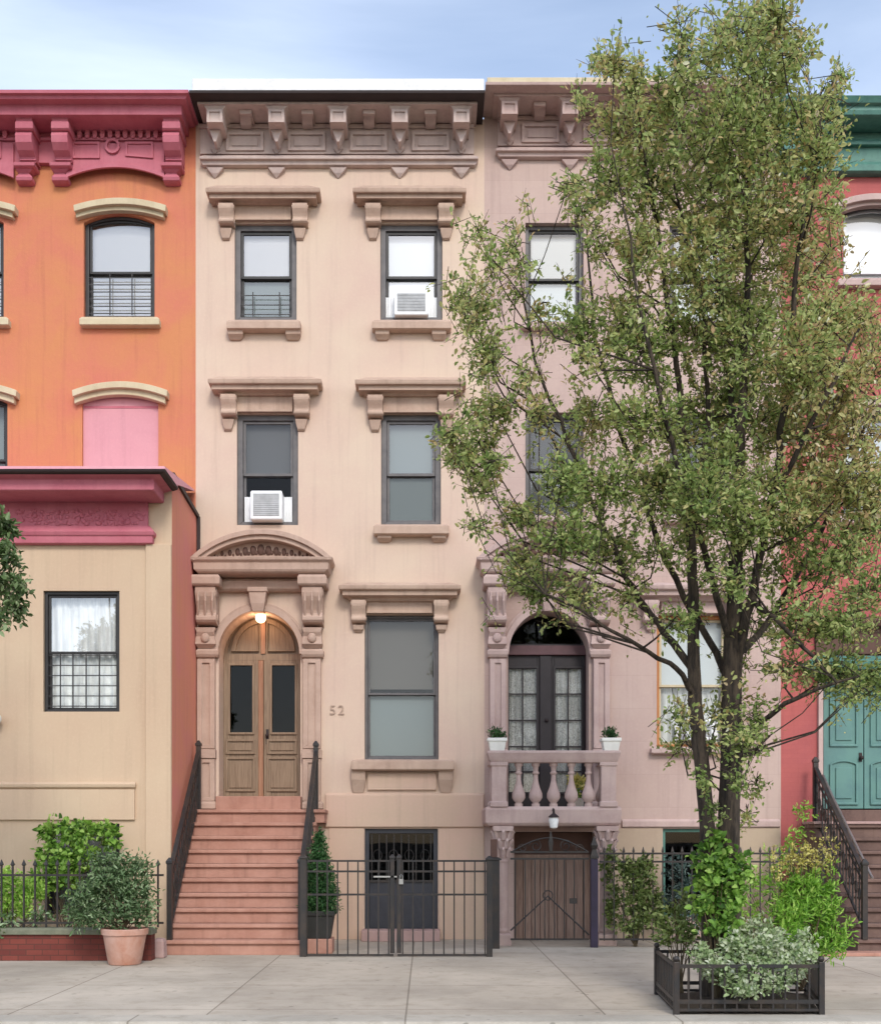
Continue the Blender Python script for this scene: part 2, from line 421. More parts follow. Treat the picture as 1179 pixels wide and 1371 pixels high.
def lev(pa, pb, py, p, back=0.03, Y=0.0):
    """one level of a moulding: pixel span and height of its front edge, p metres proud of the wall at Y"""
    q = Y - p
    return (Z(py, q), X(pa, q), X(pb, q), q, Y + back)

# ------------------------------------------------------------------ windows
def sash_window(root, x0, x1, z0, zs, y, rise=0.0, frame=None, fw=0.075, rec=0.10, rail=0.5, pane=('glass', 'glass'),
                blind=(None, None), sash=None, guard=None, sw=0.04, blind_cut=(1.0, 1.0), label=None):
    frame = frame or M['grey_frame']; sash = sash or M['dark_frame']
    yf = y + rec
    w = MB()
    out = outline(x0, x1, z0, zs, rise)
    ir = max(rise - fw * 0.8, 0.02) if rise else 0
    ix0, ix1, iz0, izs = x0 + fw, x1 - fw, z0 + fw * 0.8, zs - (0 if rise else fw)
    inn = outline(ix0, ix1, iz0, izs, ir)
    w.band(out + [out[0]], inn + [inn[0]], yf, yf + 0.12)
    win = w.build('window', frame, root, bevel=0.006)
    if label: win['label'] = label
    zt = izs + ir
    zr = iz0 + (zt - iz0) * rail
    # lower sash sits further in than the upper one
    for k, (a, b, ys) in enumerate(((iz0, zr + 0.02, yf + 0.075), (zr - 0.02, izs, yf + 0.035))):
        r = ir if k == 1 else 0
        o = outline(ix0 + .002, ix1 - .002, a + .001, b - (.001 if not r else 0), max(r - .002, 0))
        i = outline(ix0 + sw, ix1 - sw, a + sw, b - (sw if not r else 0), max(r - sw * 0.8, 0.012) if r else 0)
        sb = MB(); sb.band(o + [o[0]], i + [i[0]], ys, ys + 0.038)
        sb.build('sash', sash, win, bevel=0.004)
        pm = MB(); pm.add([(px, ys + 0.02, pz) for px, pz in i], [tuple(range(len(i)))])
        pm.build('pane', M[pane[k]], win)
    for k, (a, b) in enumerate(((iz0, zr), (zr, zt))):
        bm_ = blind[k]
        if not bm_: continue
        lo = b - (b - a) * blind_cut[k]
        if bm_ in ('curtain', 'lace'):
            c = MB(); n = 40; rows = []
            for zz in (lo, b):
                rows.append([(ix0 + (ix1 - ix0) * t / n, yf + 0.17 + 0.018 * math.sin(t * 1.35) + 0.01 * math.sin(t * 0.61 + 1), zz) for t in range(n + 1)])
            c.loft(rows, cap=False, close=False)
            c.build('curtain', M[bm_], win, smooth=True)
        else:
            bx = MB().box(ix0, ix1, yf + 0.125 + 0.012 * k, yf + 0.133 + 0.012 * k, lo, b)
            bx.build('blind', M[bm_], win)
    if guard:
        g = MB(); nh, vpos, hf = guard
        zz1 = iz0 + (zr - iz0) * hf
        for k in range(nh):
            zz = iz0 + 0.05 + (zz1 - iz0 - 0.05) * k / (nh - 1)
            g.box(ix0, ix1, yf + 0.016, yf + 0.024, zz - .007, zz + .007)
        for t in vpos:
            xx = ix0 + (ix1 - ix0) * t
            g.box(xx - .009, xx + .009, yf + 0.006, yf + 0.015, iz0 + .02, zz1 + .05)
        g.build('window_guard', M['dark_frame'], win)
    return win

def console(mb, pa, pb, y0, y1, p0, p1, Y=0.0, style=0):
    """scrolled bracket: S profile from p0 proud at the top (pixel row y0) to p1 at the bottom (y1)"""
    q = Y - p0
    xa, xb = X(pa, q), X(pb, q)
    zt, zb = Z(y0, q), Z(y1, Y - p1)
    h = zt - zb
    pts = [(Y + 0.02, zt), (Y - p0, zt)]
    prof = [(0.02, 1.0), (0.16, 1.02), (0.26, 0.97), (0.36, 0.84), (0.48, 0.66), (0.60, 0.52), (0.68, 0.50), (0.72, 0.62), (0.80, 0.74), (0.88, 0.72), (0.94, 0.55), (0.97, 0.30)]
    for t, f in prof: pts.append((Y - (p1 + (p0 - p1) * f if style == 0 else p0 * f), zt - h * t))
    pts += [(Y - 0.02, zb), (Y + 0.02, zb)]
    mb.prism_yz(xa, xb, pts)
    # raised scroll eyes on each cheek
    for t, r in ((0.14, 0.13), (0.80, 0.10)):
        zc = zt - h * t; yc = Y - (p0 * 0.72 if t < 0.5 else p0 * 0.45)
        n = 10; rr = h * r
        mb.loft([[(xx, yc + rr * math.cos(2 * math.pi * k / n), zc + rr * math.sin(2 * math.pi * k / n)) for k in range(n)] for xx in (xa - 0.012, xb + 0.012)])
    return mb
# ================================================================== THE SETTING
def flat(name, x0, x1, y0, y1, z, m, kind='structure', thick=0.0):
    mb = MB()
    if thick: mb.box(x0, x1, y0, y1, z - thick, z)
    else: mb.add([(x0, y0, z), (x1, y0, z), (x1, y1, z), (x0, y1, z)], [(0, 1, 2, 3)])
    return tag(mb.build(name, m), kind=kind)
tag(flat('ground', -260, 260, -260, 260, -0.16, M['asphalt']), label='dark asphalt ground sheet under the street')
tag(flat('road', -60, 60, -30, -8.12, -0.13, M['asphalt']), label='dark asphalt street in front of the kerb')
tag(flat('sidewalk', -30, 30, -7.70, 0.0, 0.0, M['sidewalk'], thick=0.155), label='grey concrete sidewalk slabs before the row houses')
tag(MB().box(-30, 30, -8.12, -7.704, -0.155, 0.008).build('kerb', M['kerb'], bevel=0.02), label='pale concrete kerb along the sidewalk edge', kind='structure')

# ================================================================== shared house pieces
def hood(win, pl, pr, y0, m, n='hood', br=True, bw=20, blen=70, Y=0.0, drop=47, inner=24):
    """window hood: cornice from pl to pr at pixel row y0, frieze board, two consoles"""
    mb = MB()
    mb.rects([lev(pl + 17, pr - 17, y0 + 22, .10, Y=Y), lev(pl + 13, pr - 13, y0 + 18, .14, Y=Y), lev(pl + 11, pr - 11, y0 + 15, .21, Y=Y), lev(pl + 5, pr - 5, y0 + 14, .25, Y=Y),
              lev(pl + 5, pr - 5, y0 + 8, .26, Y=Y), lev(pl + 1, pr - 1, y0 + 6, .31, Y=Y), lev(pl, pr, y0 + 4, .32, Y=Y), lev(pl, pr, y0, .33, Y=Y), lev(pl + 14, pr - 14, y0 - 3, .12, Y=Y)])
    mb.box(X(pl + 38), X(pr - 38), Y - .05, Y + .02, Z(y0 + drop - 1), Z(y0 + 16))
    mb.box(X(pl + 38), X(pr - 38), Y - .075, Y + .02, Z(y0 + drop - 4), Z(y0 + drop - 1) - .002)
    mb.build(n, m, win, bevel=0.008)
    if br:
        for a in (pl + 17, pr - 17 - bw):
            cb = MB(); console(cb, a, a + bw, y0 + 20, y0 + 52, .21, .07, Y)
            cb.rects([lev(a + 5, a + bw - 5, y0 + blen, .02, Y=Y), lev(a + 5, a + bw - 5, y0 + blen - 3, .05, Y=Y), lev(a + 3, a + bw - 3, y0 + 60, .07, Y=Y), lev(a + 2, a + bw - 2, y0 + 53.5, .09, Y=Y)])
            cb.build('hood_bracket', m, win, bevel=0.006)
def sill(win, pl, pr, y0, y1, m, p=0.17, br=None, Y=0.0, bh=14):
    mb = MB().rects([lev(pl + 2, pr - 2, y1, p - .03, Y=Y), lev(pl, pr, y1 - 2, p, Y=Y), lev(pl, pr, y0 + 1, p, Y=Y), lev(pl + 3, pr - 3, y0 - 1, p - .09, Y=Y)])
    mb.build('sill', m, win, bevel=0.006)
    for a, b in br or ():
        MB().rects([lev(a + 3, b - 3, y1 + bh, .03, Y=Y), lev(a + 1, b - 1, y1 + bh * .75, .06, Y=Y), lev(a, b, y1 + bh * .4, .11, Y=Y), lev(a, b, y1 - 1, .125, Y=Y)]).build('sill_bracket', m, win, bevel=0.006)

def bracket_cornice(root, pl, pr, dy, centers, m, dark, coping=None):
    """deep bracketed cornice: crown, soffit, frieze with framed panels, lower moulding with drops"""
    c = MB()
    c.rects([lev(pl + 10, pr - 10, 140 + dy, .54), lev(pl + 9, pr - 9, 139 + dy, .56), lev(pl + 9, pr - 9, 133.5 + dy, .56), lev(pl + 6, pr - 6, 131 + dy, .62), lev(pl + 3, pr - 3, 127 + dy, .70)])
    # frieze board and lower moulding
    c.box(X(pl + 14), X(pr - 14), -.07, .02, Z(209 + dy), Z(140 + dy, -.54) + .01)
    c.rects([lev(pl + 18, pr - 14, 223 + dy, .05), lev(pl + 16, pr - 12, 220 + dy, .09), lev(pl + 13, pr - 9, 215 + dy, .10), lev(pl + 12, pr - 8, 212 + dy, .15), lev(pl + 12, pr - 8, 209 + dy, .155), lev(pl + 18, pr - 14, 207.5 + dy, .08)])
    c.box(X(pl + 14), X(pr - 14), -.105, -.068, Z(176 + dy), Z(171 + dy))
    cor = c.build('cornice', m, root, bevel=0.008)
    g = MB().rects([lev(pl, pr, 126.6 + dy, .72), lev(pl - 2, pr + 1, 124 + dy, .76), lev(pl - 2, pr + 1, 120 + dy, .77)])
    g.build('gutter', dark, cor, bevel=0.006)
    for k, x in enumerate(centers):
        b = MB()
        b.rects([lev(x - 10, x + 10, 166 + dy, .46), lev(x - 11, x + 11, 164 + dy, .50), lev(x - 11, x + 11, 146 + dy, .51), lev(x - 16, x + 16, 139.5 + dy, .535)])
        o = [P(x + u, v + dy, -.51) for u, v in ((-10.5, 164), (-10.5, 147), (10.5, 147), (10.5, 164))]; i = [P(x + u, v + dy, -.51) for u, v in ((-7, 161), (-7, 150), (7, 150), (7, 161))]
        o = [(p[0], p[2]) for p in o]; i = [(p[0], p[2]) for p in i]
        b.band(o + [o[0]], i + [i[0]], -.53, -.49)
        b.prism_xz(-.33, -.05, [(q[0], q[2]) for q in (P(x - 10.5, 164 + dy, -.33), P(x + 10.5, 164 + dy, -.33), P(x + 10.5, 171 + dy, -.33), P(x + 8, 172 + dy, -.33), P(x + 1.5, 189 + dy, -.33), P(x - 1.5, 189 + dy, -.33), P(x - 8, 172 + dy, -.33), P(x - 10.5, 171 + dy, -.33))])
        b.rects([lev(x - 1, x + 1, 205 + dy, .085), lev(x - 6, x + 6, 198 + dy, .13), lev(x - 5, x + 5, 193 + dy, .14), lev(x - 1, x + 1, 190 + dy, .11)])
        b.build('bracket', m, cor, bevel=0.006)
        d = MB().rects([lev(x - 1, x + 1, 238 + dy, .015), lev(x - 5.5, x + 5.5, 231 + dy, .06), lev(x - 11.5, x + 11.5, 223.5 + dy, .085)])
        d.build('drop', m, cor, bevel=0.005)
        if k + 1 < len(centers):
            mid = (x + centers[k + 1]) / 2
            MB().rects([lev(mid - 4, mid + 4, 172 + dy, .10), lev(mid - 7, mid + 7, 166 + dy, .20), lev(mid - 7.5, mid + 7.5, 155 + dy, .32), lev(mid - 8, mid + 8, 152 + dy, .42), lev(mid - 8, mid + 8, 145 + dy, .43), lev(mid - 9, mid + 9, 143 + dy, .45)]).build('modillion', m, cor, bevel=0.006)
            pm = MB()
            o = [(X(mid - 25), Z(206 + dy)), (X(mid - 25), Z(181 + dy)), (X(mid + 25), Z(181 + dy)), (X(mid + 25), Z(206 + dy))]
            i = [(X(mid - 21), Z(202 + dy)), (X(mid - 21), Z(185 + dy)), (X(mid + 21), Z(185 + dy)), (X(mid + 21), Z(202 + dy))]
            pm.band(o + [o[0]], i + [i[0]], -.105, -.066)
            pm.box(X(mid - 17), X(mid + 17), -.085, -.066, Z(199 + dy), Z(188 + dy))
            pm.build('frieze_panel', m, cor, bevel=0.004)
    return cor

def arc_pts(pc, hw, ybase, yapex, Y, n=24):
    """segmental arc in pixels (circle through the two ends and the apex) turned into metres at depth Y"""
    h = ybase - yapex
    R = (hw * hw + h * h) / (2 * h)
    a = math.asin(min(1, hw / R))
    return [(X(pc + R * math.sin(t), Y), Z(yapex + R - R * math.cos(t), Y)) for t in [-a + 2 * a * k / n for k in range(n + 1)]]

def portal(root, pc, op, m, pil_l, pil_r, con_l, con_r, base, name='door_surround'):
    """classical surround: segmental pediment on consoles, archivolt, keystone, panelled pilasters"""
    top = MB()
    # pediment: raking arc mouldings in two steps, tympanum, horizontal cornice
    q = -.52
    o, i = arc_pts(pc, 96, 747, 708, q), arc_pts(pc, 90, 750, 715, q)
    top.band(o, i, q, .02)
    o, i = arc_pts(pc, 89.5, 750, 715.6, q + .05), arc_pts(pc, 82, 752, 722, q + .05)
    top.band(o, i, q + .05, .02)
    ty = arc_pts(pc, 82, 754, 721.5, -.30)
    top.prism_xz(-.30, .02, ty)
    top.rects([lev(pc - 84, pc + 84, 768, .40), lev(pc - 86, pc + 86, 765, .44), lev(pc - 90, pc + 90, 762, .46), lev(pc - 91, pc + 91, 753, .47), lev(pc - 95, pc + 95, 749, .515), lev(pc - 96, pc + 96, 745, .53)])
    # entablature under it
    top.box(X(con_l[1]), X(con_r[0]), -.10, .02, Z(775), Z(755))
    top.rects([lev(con_l[1] - 2, con_r[0] + 2, 792, .10), lev(con_l[1] - 2, con_r[0] + 2, 788, .15), lev(con_l[1] - 2, con_r[0] + 2, 778, .17), lev(con_l[1] - 2, con_r[0] + 2, 774, .11)])
    ent = top.build(name, m, root, bevel=0.008)
    tc = MB()  # carved leaves in the tympanum
    for k in range(-6, 7):
        t = k / 6
        xx, hh = pc + 62 * t, 5.5 * (1 - .65 * abs(t))
        yc = 742 - 6.0 * (1 - abs(t))
        r = hh / S(-.31) * 1.15
        tc.ball((X(xx, -.31), -.305, Z(yc, -.31)), r, 8, 6, (0.75, .6, 1.25))
        tc.ball((X(xx + 4.5, -.31), -.303, Z(yc + 3, -.31)), r * .55, 8, 6, (.8, .6, 1.1))
    tc.build('carving', M['dark_brown'], ent, smooth=True)
    # archivolt and spandrel plate
    x0, x1, z0, zs, rise = op
    w = .085
    ao, ai = outline(x0 - w, x1 + w, z0, zs, rise + w, 24)[1:-1], outline(x0 + .004, x1 - .004, z0, zs, rise - .004, 24)[1:-1]
    ar = MB().band(ao, ai, -.115, .03)
    w2 = .045
    ao2, ai2 = outline(x0 - w - w2, x1 + w + w2, z0, zs, rise + w + w2, 24)[1:-1], outline(x0 - w - .002, x1 + w + .002, z0, zs, rise + w + .002, 24)[1:-1]
    ar.band(ao2, ai2, -.075, .03)
    ar.build('archivolt', m, ent, bevel=0.006)
    pcx = (x0 + x1) / 2
    kz0, kz1 = zs + rise - .03, Z(789, -.1)
    MB().rects([(kz0, pcx - .085, pcx + .085, -.19, .02), (kz0 + .12, pcx - .11, pcx + .11, -.23, .02), (kz1 - .07, pcx - .135, pcx + .135, -.25, .02), (kz1 - .068, pcx - .155, pcx + .155, -.27, .02), (kz1, pcx - .155, pcx + .155, -.28, .02)]).build('keystone', m, ent, bevel=0.008)
    for (cl, cr), (a, b) in ((con_l, pil_l), (con_r, pil_r)):
        c = MB()
        c.rects([lev(cl - 2, cr + 2, 784, .40), lev(cl - 3, cr + 3, 781, .43), lev(cl - 3, cr + 3, 772, .44), lev(cl - 1, cr + 1, 769, .42)])
        console(c, cl + 3, cr - 3, 785, 838, .37, .16)
        for k in range(3):   # acanthus ribs down the front
            xx = cl + 7 + (cr - cl - 14) * k / 2
            c.tube([P(xx, 792, -.385), P(xx, 804, -.40), P(xx, 818, -.33), P(xx, 830, -.27)], [.012, .022, .02, .008], 6)
        c.rects([lev(cl + 7, cr - 7, 868, .13), lev(cl + 3, cr - 3, 862, .20), lev(cl + 4, cr - 4, 852, .17), lev(cl + 5, cr - 5, 846, .21), lev(cl + 3, cr - 3, 840, .22)])
        c.ball(P((cl + cr) / 2, 854, -.20), .07, 10, 8, (1, .7, 1.1))
        c.build('console', m, ent, bevel=0.006)
        p = MB()
        p.rects([lev(a - 2, b + 2, 880, .11), lev(a - 3, b + 3, 876, .14), lev(a - 3, b + 3, 871, .15), lev(a, b, 868.5, .12)])
        p.box(X(a), X(b), -.075, .02, Z(base), Z(880))
        o = [(X(a), Z(base - 68)), (X(a), Z(882)), (X(b), Z(882)), (X(b), Z(base - 68))]
        for (ya, yb) in ((884, base - 80), (base - 66, base - 10)):
            o = [(X(a + 0.3), Z(yb)), (X(a + .3), Z(ya)), (X(b - .3), Z(ya)), (X(b - .3), Z(yb))]
            i = [(X(a + 7), Z(yb - 5)), (X(a + 7), Z(ya + 5)), (X(b - 7), Z(ya + 5)), (X(b - 7), Z(yb - 5))]
            p.band(o + [o[0]], i + [i[0]], -.105, -.074)
        p.box(X(a - 1), X(b + 1), -.125, .02, Z(base - 67), Z(base - 79))
        p.rects([lev(a - 2, b + 2, base, .14), lev(a - 2, b + 2, base - 7, .14), lev(a, b, base - 10, .11)])
        p.build('pilaster', m, ent, bevel=0.006)
    return ent

def air_conditioner(x0, x1, z0, z1, y, out, label, name='air_conditioner'):
    """window unit with accordion side panels, front grille and a tilted louvre"""
    t = thing(name, label, 'air conditioner', ((x0 + x1) / 2, y, z0), 'window air conditioners')
    a, b = x0 + (x1 - x0) * .17, x1 - (x1 - x0) * .17
    MB().rects([(z0, a + .01, b - .01, y - out, y + .18), (z0 + .02, a, b, y - out - .01, y + .18), (z1 - .03, a, b, y - out - .01, y + .18), (z1, a + .015, b - .015, y - out + .015, y + .18)]).build('body', M['ac_white'], t, bevel=0.01)
    g = MB(); n = 12
    g.box(a + .045, b - .045, y - out - .014, y - out - .0095, z0 + .055, z1 - .055)
    for k in range(n):
        zz = z0 + .07 + (z1 - z0 - .13) * k / (n - 1)
        g.box(a + .05, b - .05, y - out - .022, y - out - .008, zz - .004, zz + .004)
    g.build('grille', M['ac_grille'], t)
    for s, (p, q) in enumerate(((x0, a - .002), (b + .002, x1))):
        w = MB(); k = 6
        pts = []
        for j in range(k + 1): pts.append((p + (q - p) * j / k, y + .03 + (.012 if j % 2 else 0)))
        w.loft([[(xx, yy, z0 + .02) for xx, yy in pts] + [(xx, yy + .02, z0 + .02) for xx, yy in pts[::-1]], [(xx, yy, z1 - .03) for xx, yy in pts] + [(xx, yy + .02, z1 - .03) for xx, yy in pts[::-1]]])
        w.build('side_panel', M['ac_white'], t)
    return t

# ================================================================== PEACH HOUSE
x0, x1, zt = X(262), X(648), Z(140, -.54) + .12
peach = thing('row_house', 'peach stucco row house with taupe bracketed cornice and arched wooden double door', 'house', ((x0 + x1) / 2, 0, 0))
def opn(a, b, yt, yb, rise=0.0, d=0.24): return (X(a), X(b), Z(yb), Z(yt), rise, d)
o_door = (X(293), X(402), 2.04, Z(877), (X(402) - X(293)) / 2 * 1.06)
pw = [opn(314, 397, 299, 428), opn(509, 592, 299, 428), opn(317, 399, 554, 703), opn(510, 590, 554, 703), opn(488, 587, 823, 1017)]
o_base = opn(488, 586, 1110, 1262, 0, .3)
w = wall_mesh(MB(), x0, x1, 0, zt, 0, [*pw, (*o_door, .5), o_base])
w.build('wall', M['peach'], peach)
shell(MB(), x0, x1, 0, 10, 0, zt).build('party_wall', M['party'], peach)
MB().box(x0 + .01, x1 - .01, .004, 10.0, zt - .15, zt - .01).build('roof', M['roof'], peach)
# interior floors keep each room dark and separate
def floors(root, x0, x1, zs, depth=9.9, y0=.32):
    mb = MB()
    for z in zs: mb.box(x0 + .02, x1 - .02, y0, depth, z - .12, z)
    xm = (x0 + x1) / 2
    mb.box(x0 + .02, x1 - .02, 3.2, 3.3, .02, zs[-1] - .13)
    mb.build('floor', M['room'], root)
floors(peach, x0, x1, [Z(1090), Z(745), Z(470), Z(225)])
bracket_cornice(peach, 255, 648, 0, [287.5, 370, 452.5, 535, 617.5], M['peach_cornice'], M['gutter'])
MB().rects([(Z(119.6, -.77), X(257, -.74), X(648, -.74), -.74, .2), (Z(119.6, -.77) + .19, X(257, -.74), X(648, -.74), -.74, .2)]).build('roof_edge', M['white_coping'], peach, bevel=0.012)
bl = [('blind_white', 'blind_grey'), ('blind_pale', 'blind_white'), ('blind_dim', None), ('blind_grey', 'blind_grey'), ('taupe_reflection', 'blind_grey')]
pn = [('glass_sky', 'glass_half'), ('glass_sky', 'glass_sky'), ('glass', 'glass_dark'), ('glass_half', 'glass'), ('glass', 'glass')]
pn = [p[::-1] for p in pn]; bl = [b[::-1] for b in bl]
pwin = []
for k, o in enumerate(pw):
    g = (3, (.24, .76), .55) if k == 0 else None
    wn = sash_window(peach, o[0], o[1], o[2], o[3], 0, fw=.085 if k < 4 else .045, rec=.06 if k < 4 else .09, rail=.47 if k < 4 else .46, pane=pn[k], blind=bl[k], guard=g,
                     blind_cut=(1, .93) if k != 2 else (1, 1), sash=M['dark_frame'] if k in (0, 1) else M['grey_frame'], sw=.045 if k < 4 else .035)
    pwin.append(wn)
hood(pwin[0], 275, 428, 251, M['peach_trim']); sill(pwin[0], 303, 402, 429, 441, M['peach_trim'], br=((305, 325), (382, 402)))
hood(pwin[1], 472, 624, 251, M['peach_trim']); sill(pwin[1], 498, 604, 429, 441, M['peach_trim'], br=((502, 521), (578, 597)))
hood(pwin[2], 278, 430, 507, M['peach_trim'])
hood(pwin[3], 475, 624, 508, M['peach_trim']); sill(pwin[3], 500, 601, 703, 716, M['peach_trim'], br=((505, 524), (578, 597)), bh=10)
hood(pwin[4], 453, 617, 783, M['peach_trim'], bw=19, blen=64, drop=40)
sill(pwin[4], 470, 608, 1018, 1032, M['peach_trim'], p=.2, br=((470, 489), (587, 606)), bh=30)
MB().box(X(492), X(584), -.05, .02, Z(1058), Z(1036)).build('apron', M['peach_low'], pwin[4], bevel=0.008)
portal(peach, 349, o_door, M['portal'], (265, 289), (406, 430), (258, 291), (401, 434), 1083)
MB().rects([(Z(1109), X(436), X(647), -.02, .02), (Z(1107), X(436), X(647), -.05, .02), (Z(1065), X(436), X(647), -.05, .02), (Z(1062), X(436), X(647), -.015, .02)]).build('water_table', M['peach_low'], peach, bevel=0.006)
MB().box(X(440), X(487), -.028, .02, 0.0, Z(1109) - .003).build('base_course', M['peach_low'], peach, bevel=0.004)
MB().box(X(587), X(647), -.028, .02, 0.0, Z(1109) - .003).build('base_course', M['peach_low'], peach, bevel=0.004)
# house number
def lettering(txt, h, m, parent, loc, name):
    cu = bpy.data.curves.new('text', 'FONT'); cu.body = txt; cu.size = h; cu.extrude = 0.008; cu.align_x = 'CENTER'; cu.space_character = 1.25
    ob = bpy.data.objects.new('text', cu); COL.objects.link(ob)
    dg = bpy.context.evaluated_depsgraph_get()
    me = bpy.data.meshes.new_from_object(ob.evaluated_get(dg))
    bpy.data.objects.remove(ob)
    o = bpy.data.objects.new(name, me); COL.objects.link(o)
    me.materials.clear(); me.materials.append(m)
    o.parent = parent; r = parent
    while r.parent: r = r.parent
    o.location = Vector(loc) - r.location; o.rotation_euler = (rad(90), 0, 0)
    return o
lettering('52', .215, M['number'], peach, (X(451), -.012, Z(957)), 'house_number')

# arched double door of the peach house
yd = .40
def glazed_leaf(root, xa, xb, z0, z1, gx0, gx1, gz0, gz1, m, pane, yd, panels, label=None, handle=None, bars=None, behind=None):
    f = MB()
    f.box(xa, gx0, yd, yd + .05, z0, z1); f.box(gx1, xb, yd, yd + .05, z0, z1)
    f.box(gx0 + .0005, gx1 - .0005, yd + .001, yd + .049, gz1, z1 - .001); f.box(gx0 + .0005, gx1 - .0005, yd + .012, yd + .049, z0 + .001, gz0)
    o = [(gx0 - .02, gz0 - .02), (gx0 - .02, gz1 + .02), (gx1 + .02, gz1 + .02), (gx1 + .02, gz0 - .02)]
    i = [(gx0 + .015, gz0 + .015), (gx0 + .015, gz1 - .015), (gx1 - .015, gz1 - .015), (gx1 - .015, gz0 + .015)]
    f.band(o + [o[0]], i + [i[0]], yd - .018, yd + .02)
    d = f.build('door', m, root, bevel=0.005)
    if label: d['label'] = label
    pm = MB(); pm.add([(gx0, yd + .03, gz0), (gx1, yd + .03, gz0), (gx1, yd + .03, gz1), (gx0, yd + .03, gz1)], [(0, 1, 2, 3)])
    pm.build('pane', M[pane], d)
    for za, zb in panels:
        q = MB().rects([(za, xa + .05, xb - .05, yd + .006, yd + .02)] * 1 + [(zb, xa + .05, xb - .05, yd + .006, yd + .02)])
        o = [(xa + .05, za), (xa + .05, zb), (xb - .05, zb), (xb - .05, za)]
        i = [(xa + .085, za + .035), (xa + .085, zb - .035), (xb - .085, zb - .035), (xb - .085, za + .035)]
        q.band(o + [o[0]], i + [i[0]], yd - .022, yd + .006)
        q.box(xa + .11, xb - .11, yd - .012, yd + .006, za + .06, zb - .06)
        q.build('panel', m, d, bevel=0.004)
    if bars:
        b = MB()
        for t in bars[0]: xx = gx0 + (gx1 - gx0) * t; b.box(xx - .011, xx + .011, yd + .012, yd + .028, gz0, gz1)
        for t in bars[1]: zz = gz0 + (gz1 - gz0) * t; b.box(gx0, gx1, yd + .014, yd + .030, zz - .011, zz + .011)
        b.build('muntin', m, d)
    if behind:
        c = MB(); n = 24
        c.loft([[(gx0 + (gx1 - gx0) * t / n, yd + .065 + .010 * math.sin(t * 1.5), zz) for t in range(n + 1)] for zz in (gz0, gz1)], cap=False, close=False)
        c.build('curtain', M[behind], d, smooth=True)
    if handle:
        h = MB(); hx, hz = handle
        h.box(hx - .022, hx + .022, yd - .012, yd, hz - .14, hz + .10)
        h.ball((hx, yd - .05, hz), .03, 10, 8); h.tube([(hx, yd, hz), (hx, yd - .04, hz)], .012, 8)
        h.build('handle', M['gutter'], d, smooth=True)
    return d
zb, ztp = 2.255, Z(884, yd)
for (a, b, g0, g1, lab, hd) in ((298, 346, 307, 339, None, None), (353, 402, 363, 396, None, (X(358, yd), Z(985, yd)))):
    glazed_leaf(peach, X(a, yd), X(b, yd), zb, ztp, X(g0, yd), X(g1, yd), Z(982, yd), Z(890, yd), M['door_wood'], 'glass_dark', yd,
                [(Z(1060, yd), Z(1014, yd)), (Z(1010, yd), Z(990, yd))], lab, hd)
mb = MB(); mb.rects([(zb, X(346, yd) + .004, X(353, yd) - .004, yd - .035, yd + .04), (ztp - .01, X(346, yd) + .004, X(353, yd) - .004, yd - .035, yd + .04)]); mb.build('astragal', M['door_post'], peach, bevel=0.006)
# transom: arched frame, mullion, two panes
def transom(root, op, ztp, yd, m, pane, mull=True, bar=.06, mullm=None):
    x0, x1, z0, zs, rise = op
    o = outline(x0 + .003, x1 - .003, ztp, max(zs, ztp + .01), rise - .004, 20); i = outline(x0 + .07, x1 - .07, ztp + bar, max(zs, ztp + bar + .01), rise - .07, 20)
    t = MB().band(o + [o[0]], i + [i[0]], yd, yd + .06).build('transom', m, root, bevel=0.005)
    MB().add([(px, yd + .03, pz) for px, pz in i], [tuple(range(len(i)))]).build('pane', M[pane], t)
    if mull:
        c = (x0 + x1) / 2
        MB().box(c - .035, c + .035, yd - .02, yd + .062, ztp + bar + .001, zs + rise - .06).build('mullion', mullm or m, t)
    return t
hd = transom(peach, o_door, ztp, yd, M['door_wood'], 'door_wood', True, .10, M['door_post'])
for s in (-1, 1):   # curved top panel of each leaf
    cx0, rz = (o_door[0] + o_door[1]) / 2, o_door[4] - .15; rx = (o_door[1] - o_door[0]) / 2 - .13
    def quarter(f):
        pts = [(cx0 + s * (.07 + .045 * (1 - f)), ztp + .14 + .05 * (1 - f))]
        zc = max(o_door[3], ztp + .14)
        pts += [(cx0 + s * rx * f * math.cos(a), zc + rz * f * math.sin(a)) for a in [k * math.pi / 2 * .93 / 10 for k in range(11)]]
        pts[1] = (pts[1][0], ztp + .14 + .05 * (1 - f)); pts[-1] = (pts[0][0], pts[-1][1])
        return pts
    qo, qi = quarter(1.0), quarter(.86)
    MB().band(qo + [qo[0]], qi + [qi[0]], yd - .02, yd + .032).build('panel', M['door_wood'], hd, bevel=0.004)
for ja, jb in ((o_door[0] + .003, X(298, yd) - .003), (X(402, yd) + .003, o_door[1] - .003)): MB().box(ja, jb, yd, yd + .06, 2.06, ztp).build('door_jamb', M['door_wood'], peach)
MB().box(X(298, yd), X(402, yd), yd - .03, yd + .06, 2.06, zb - .004).build('door_saddle', M['door_wood'], peach)
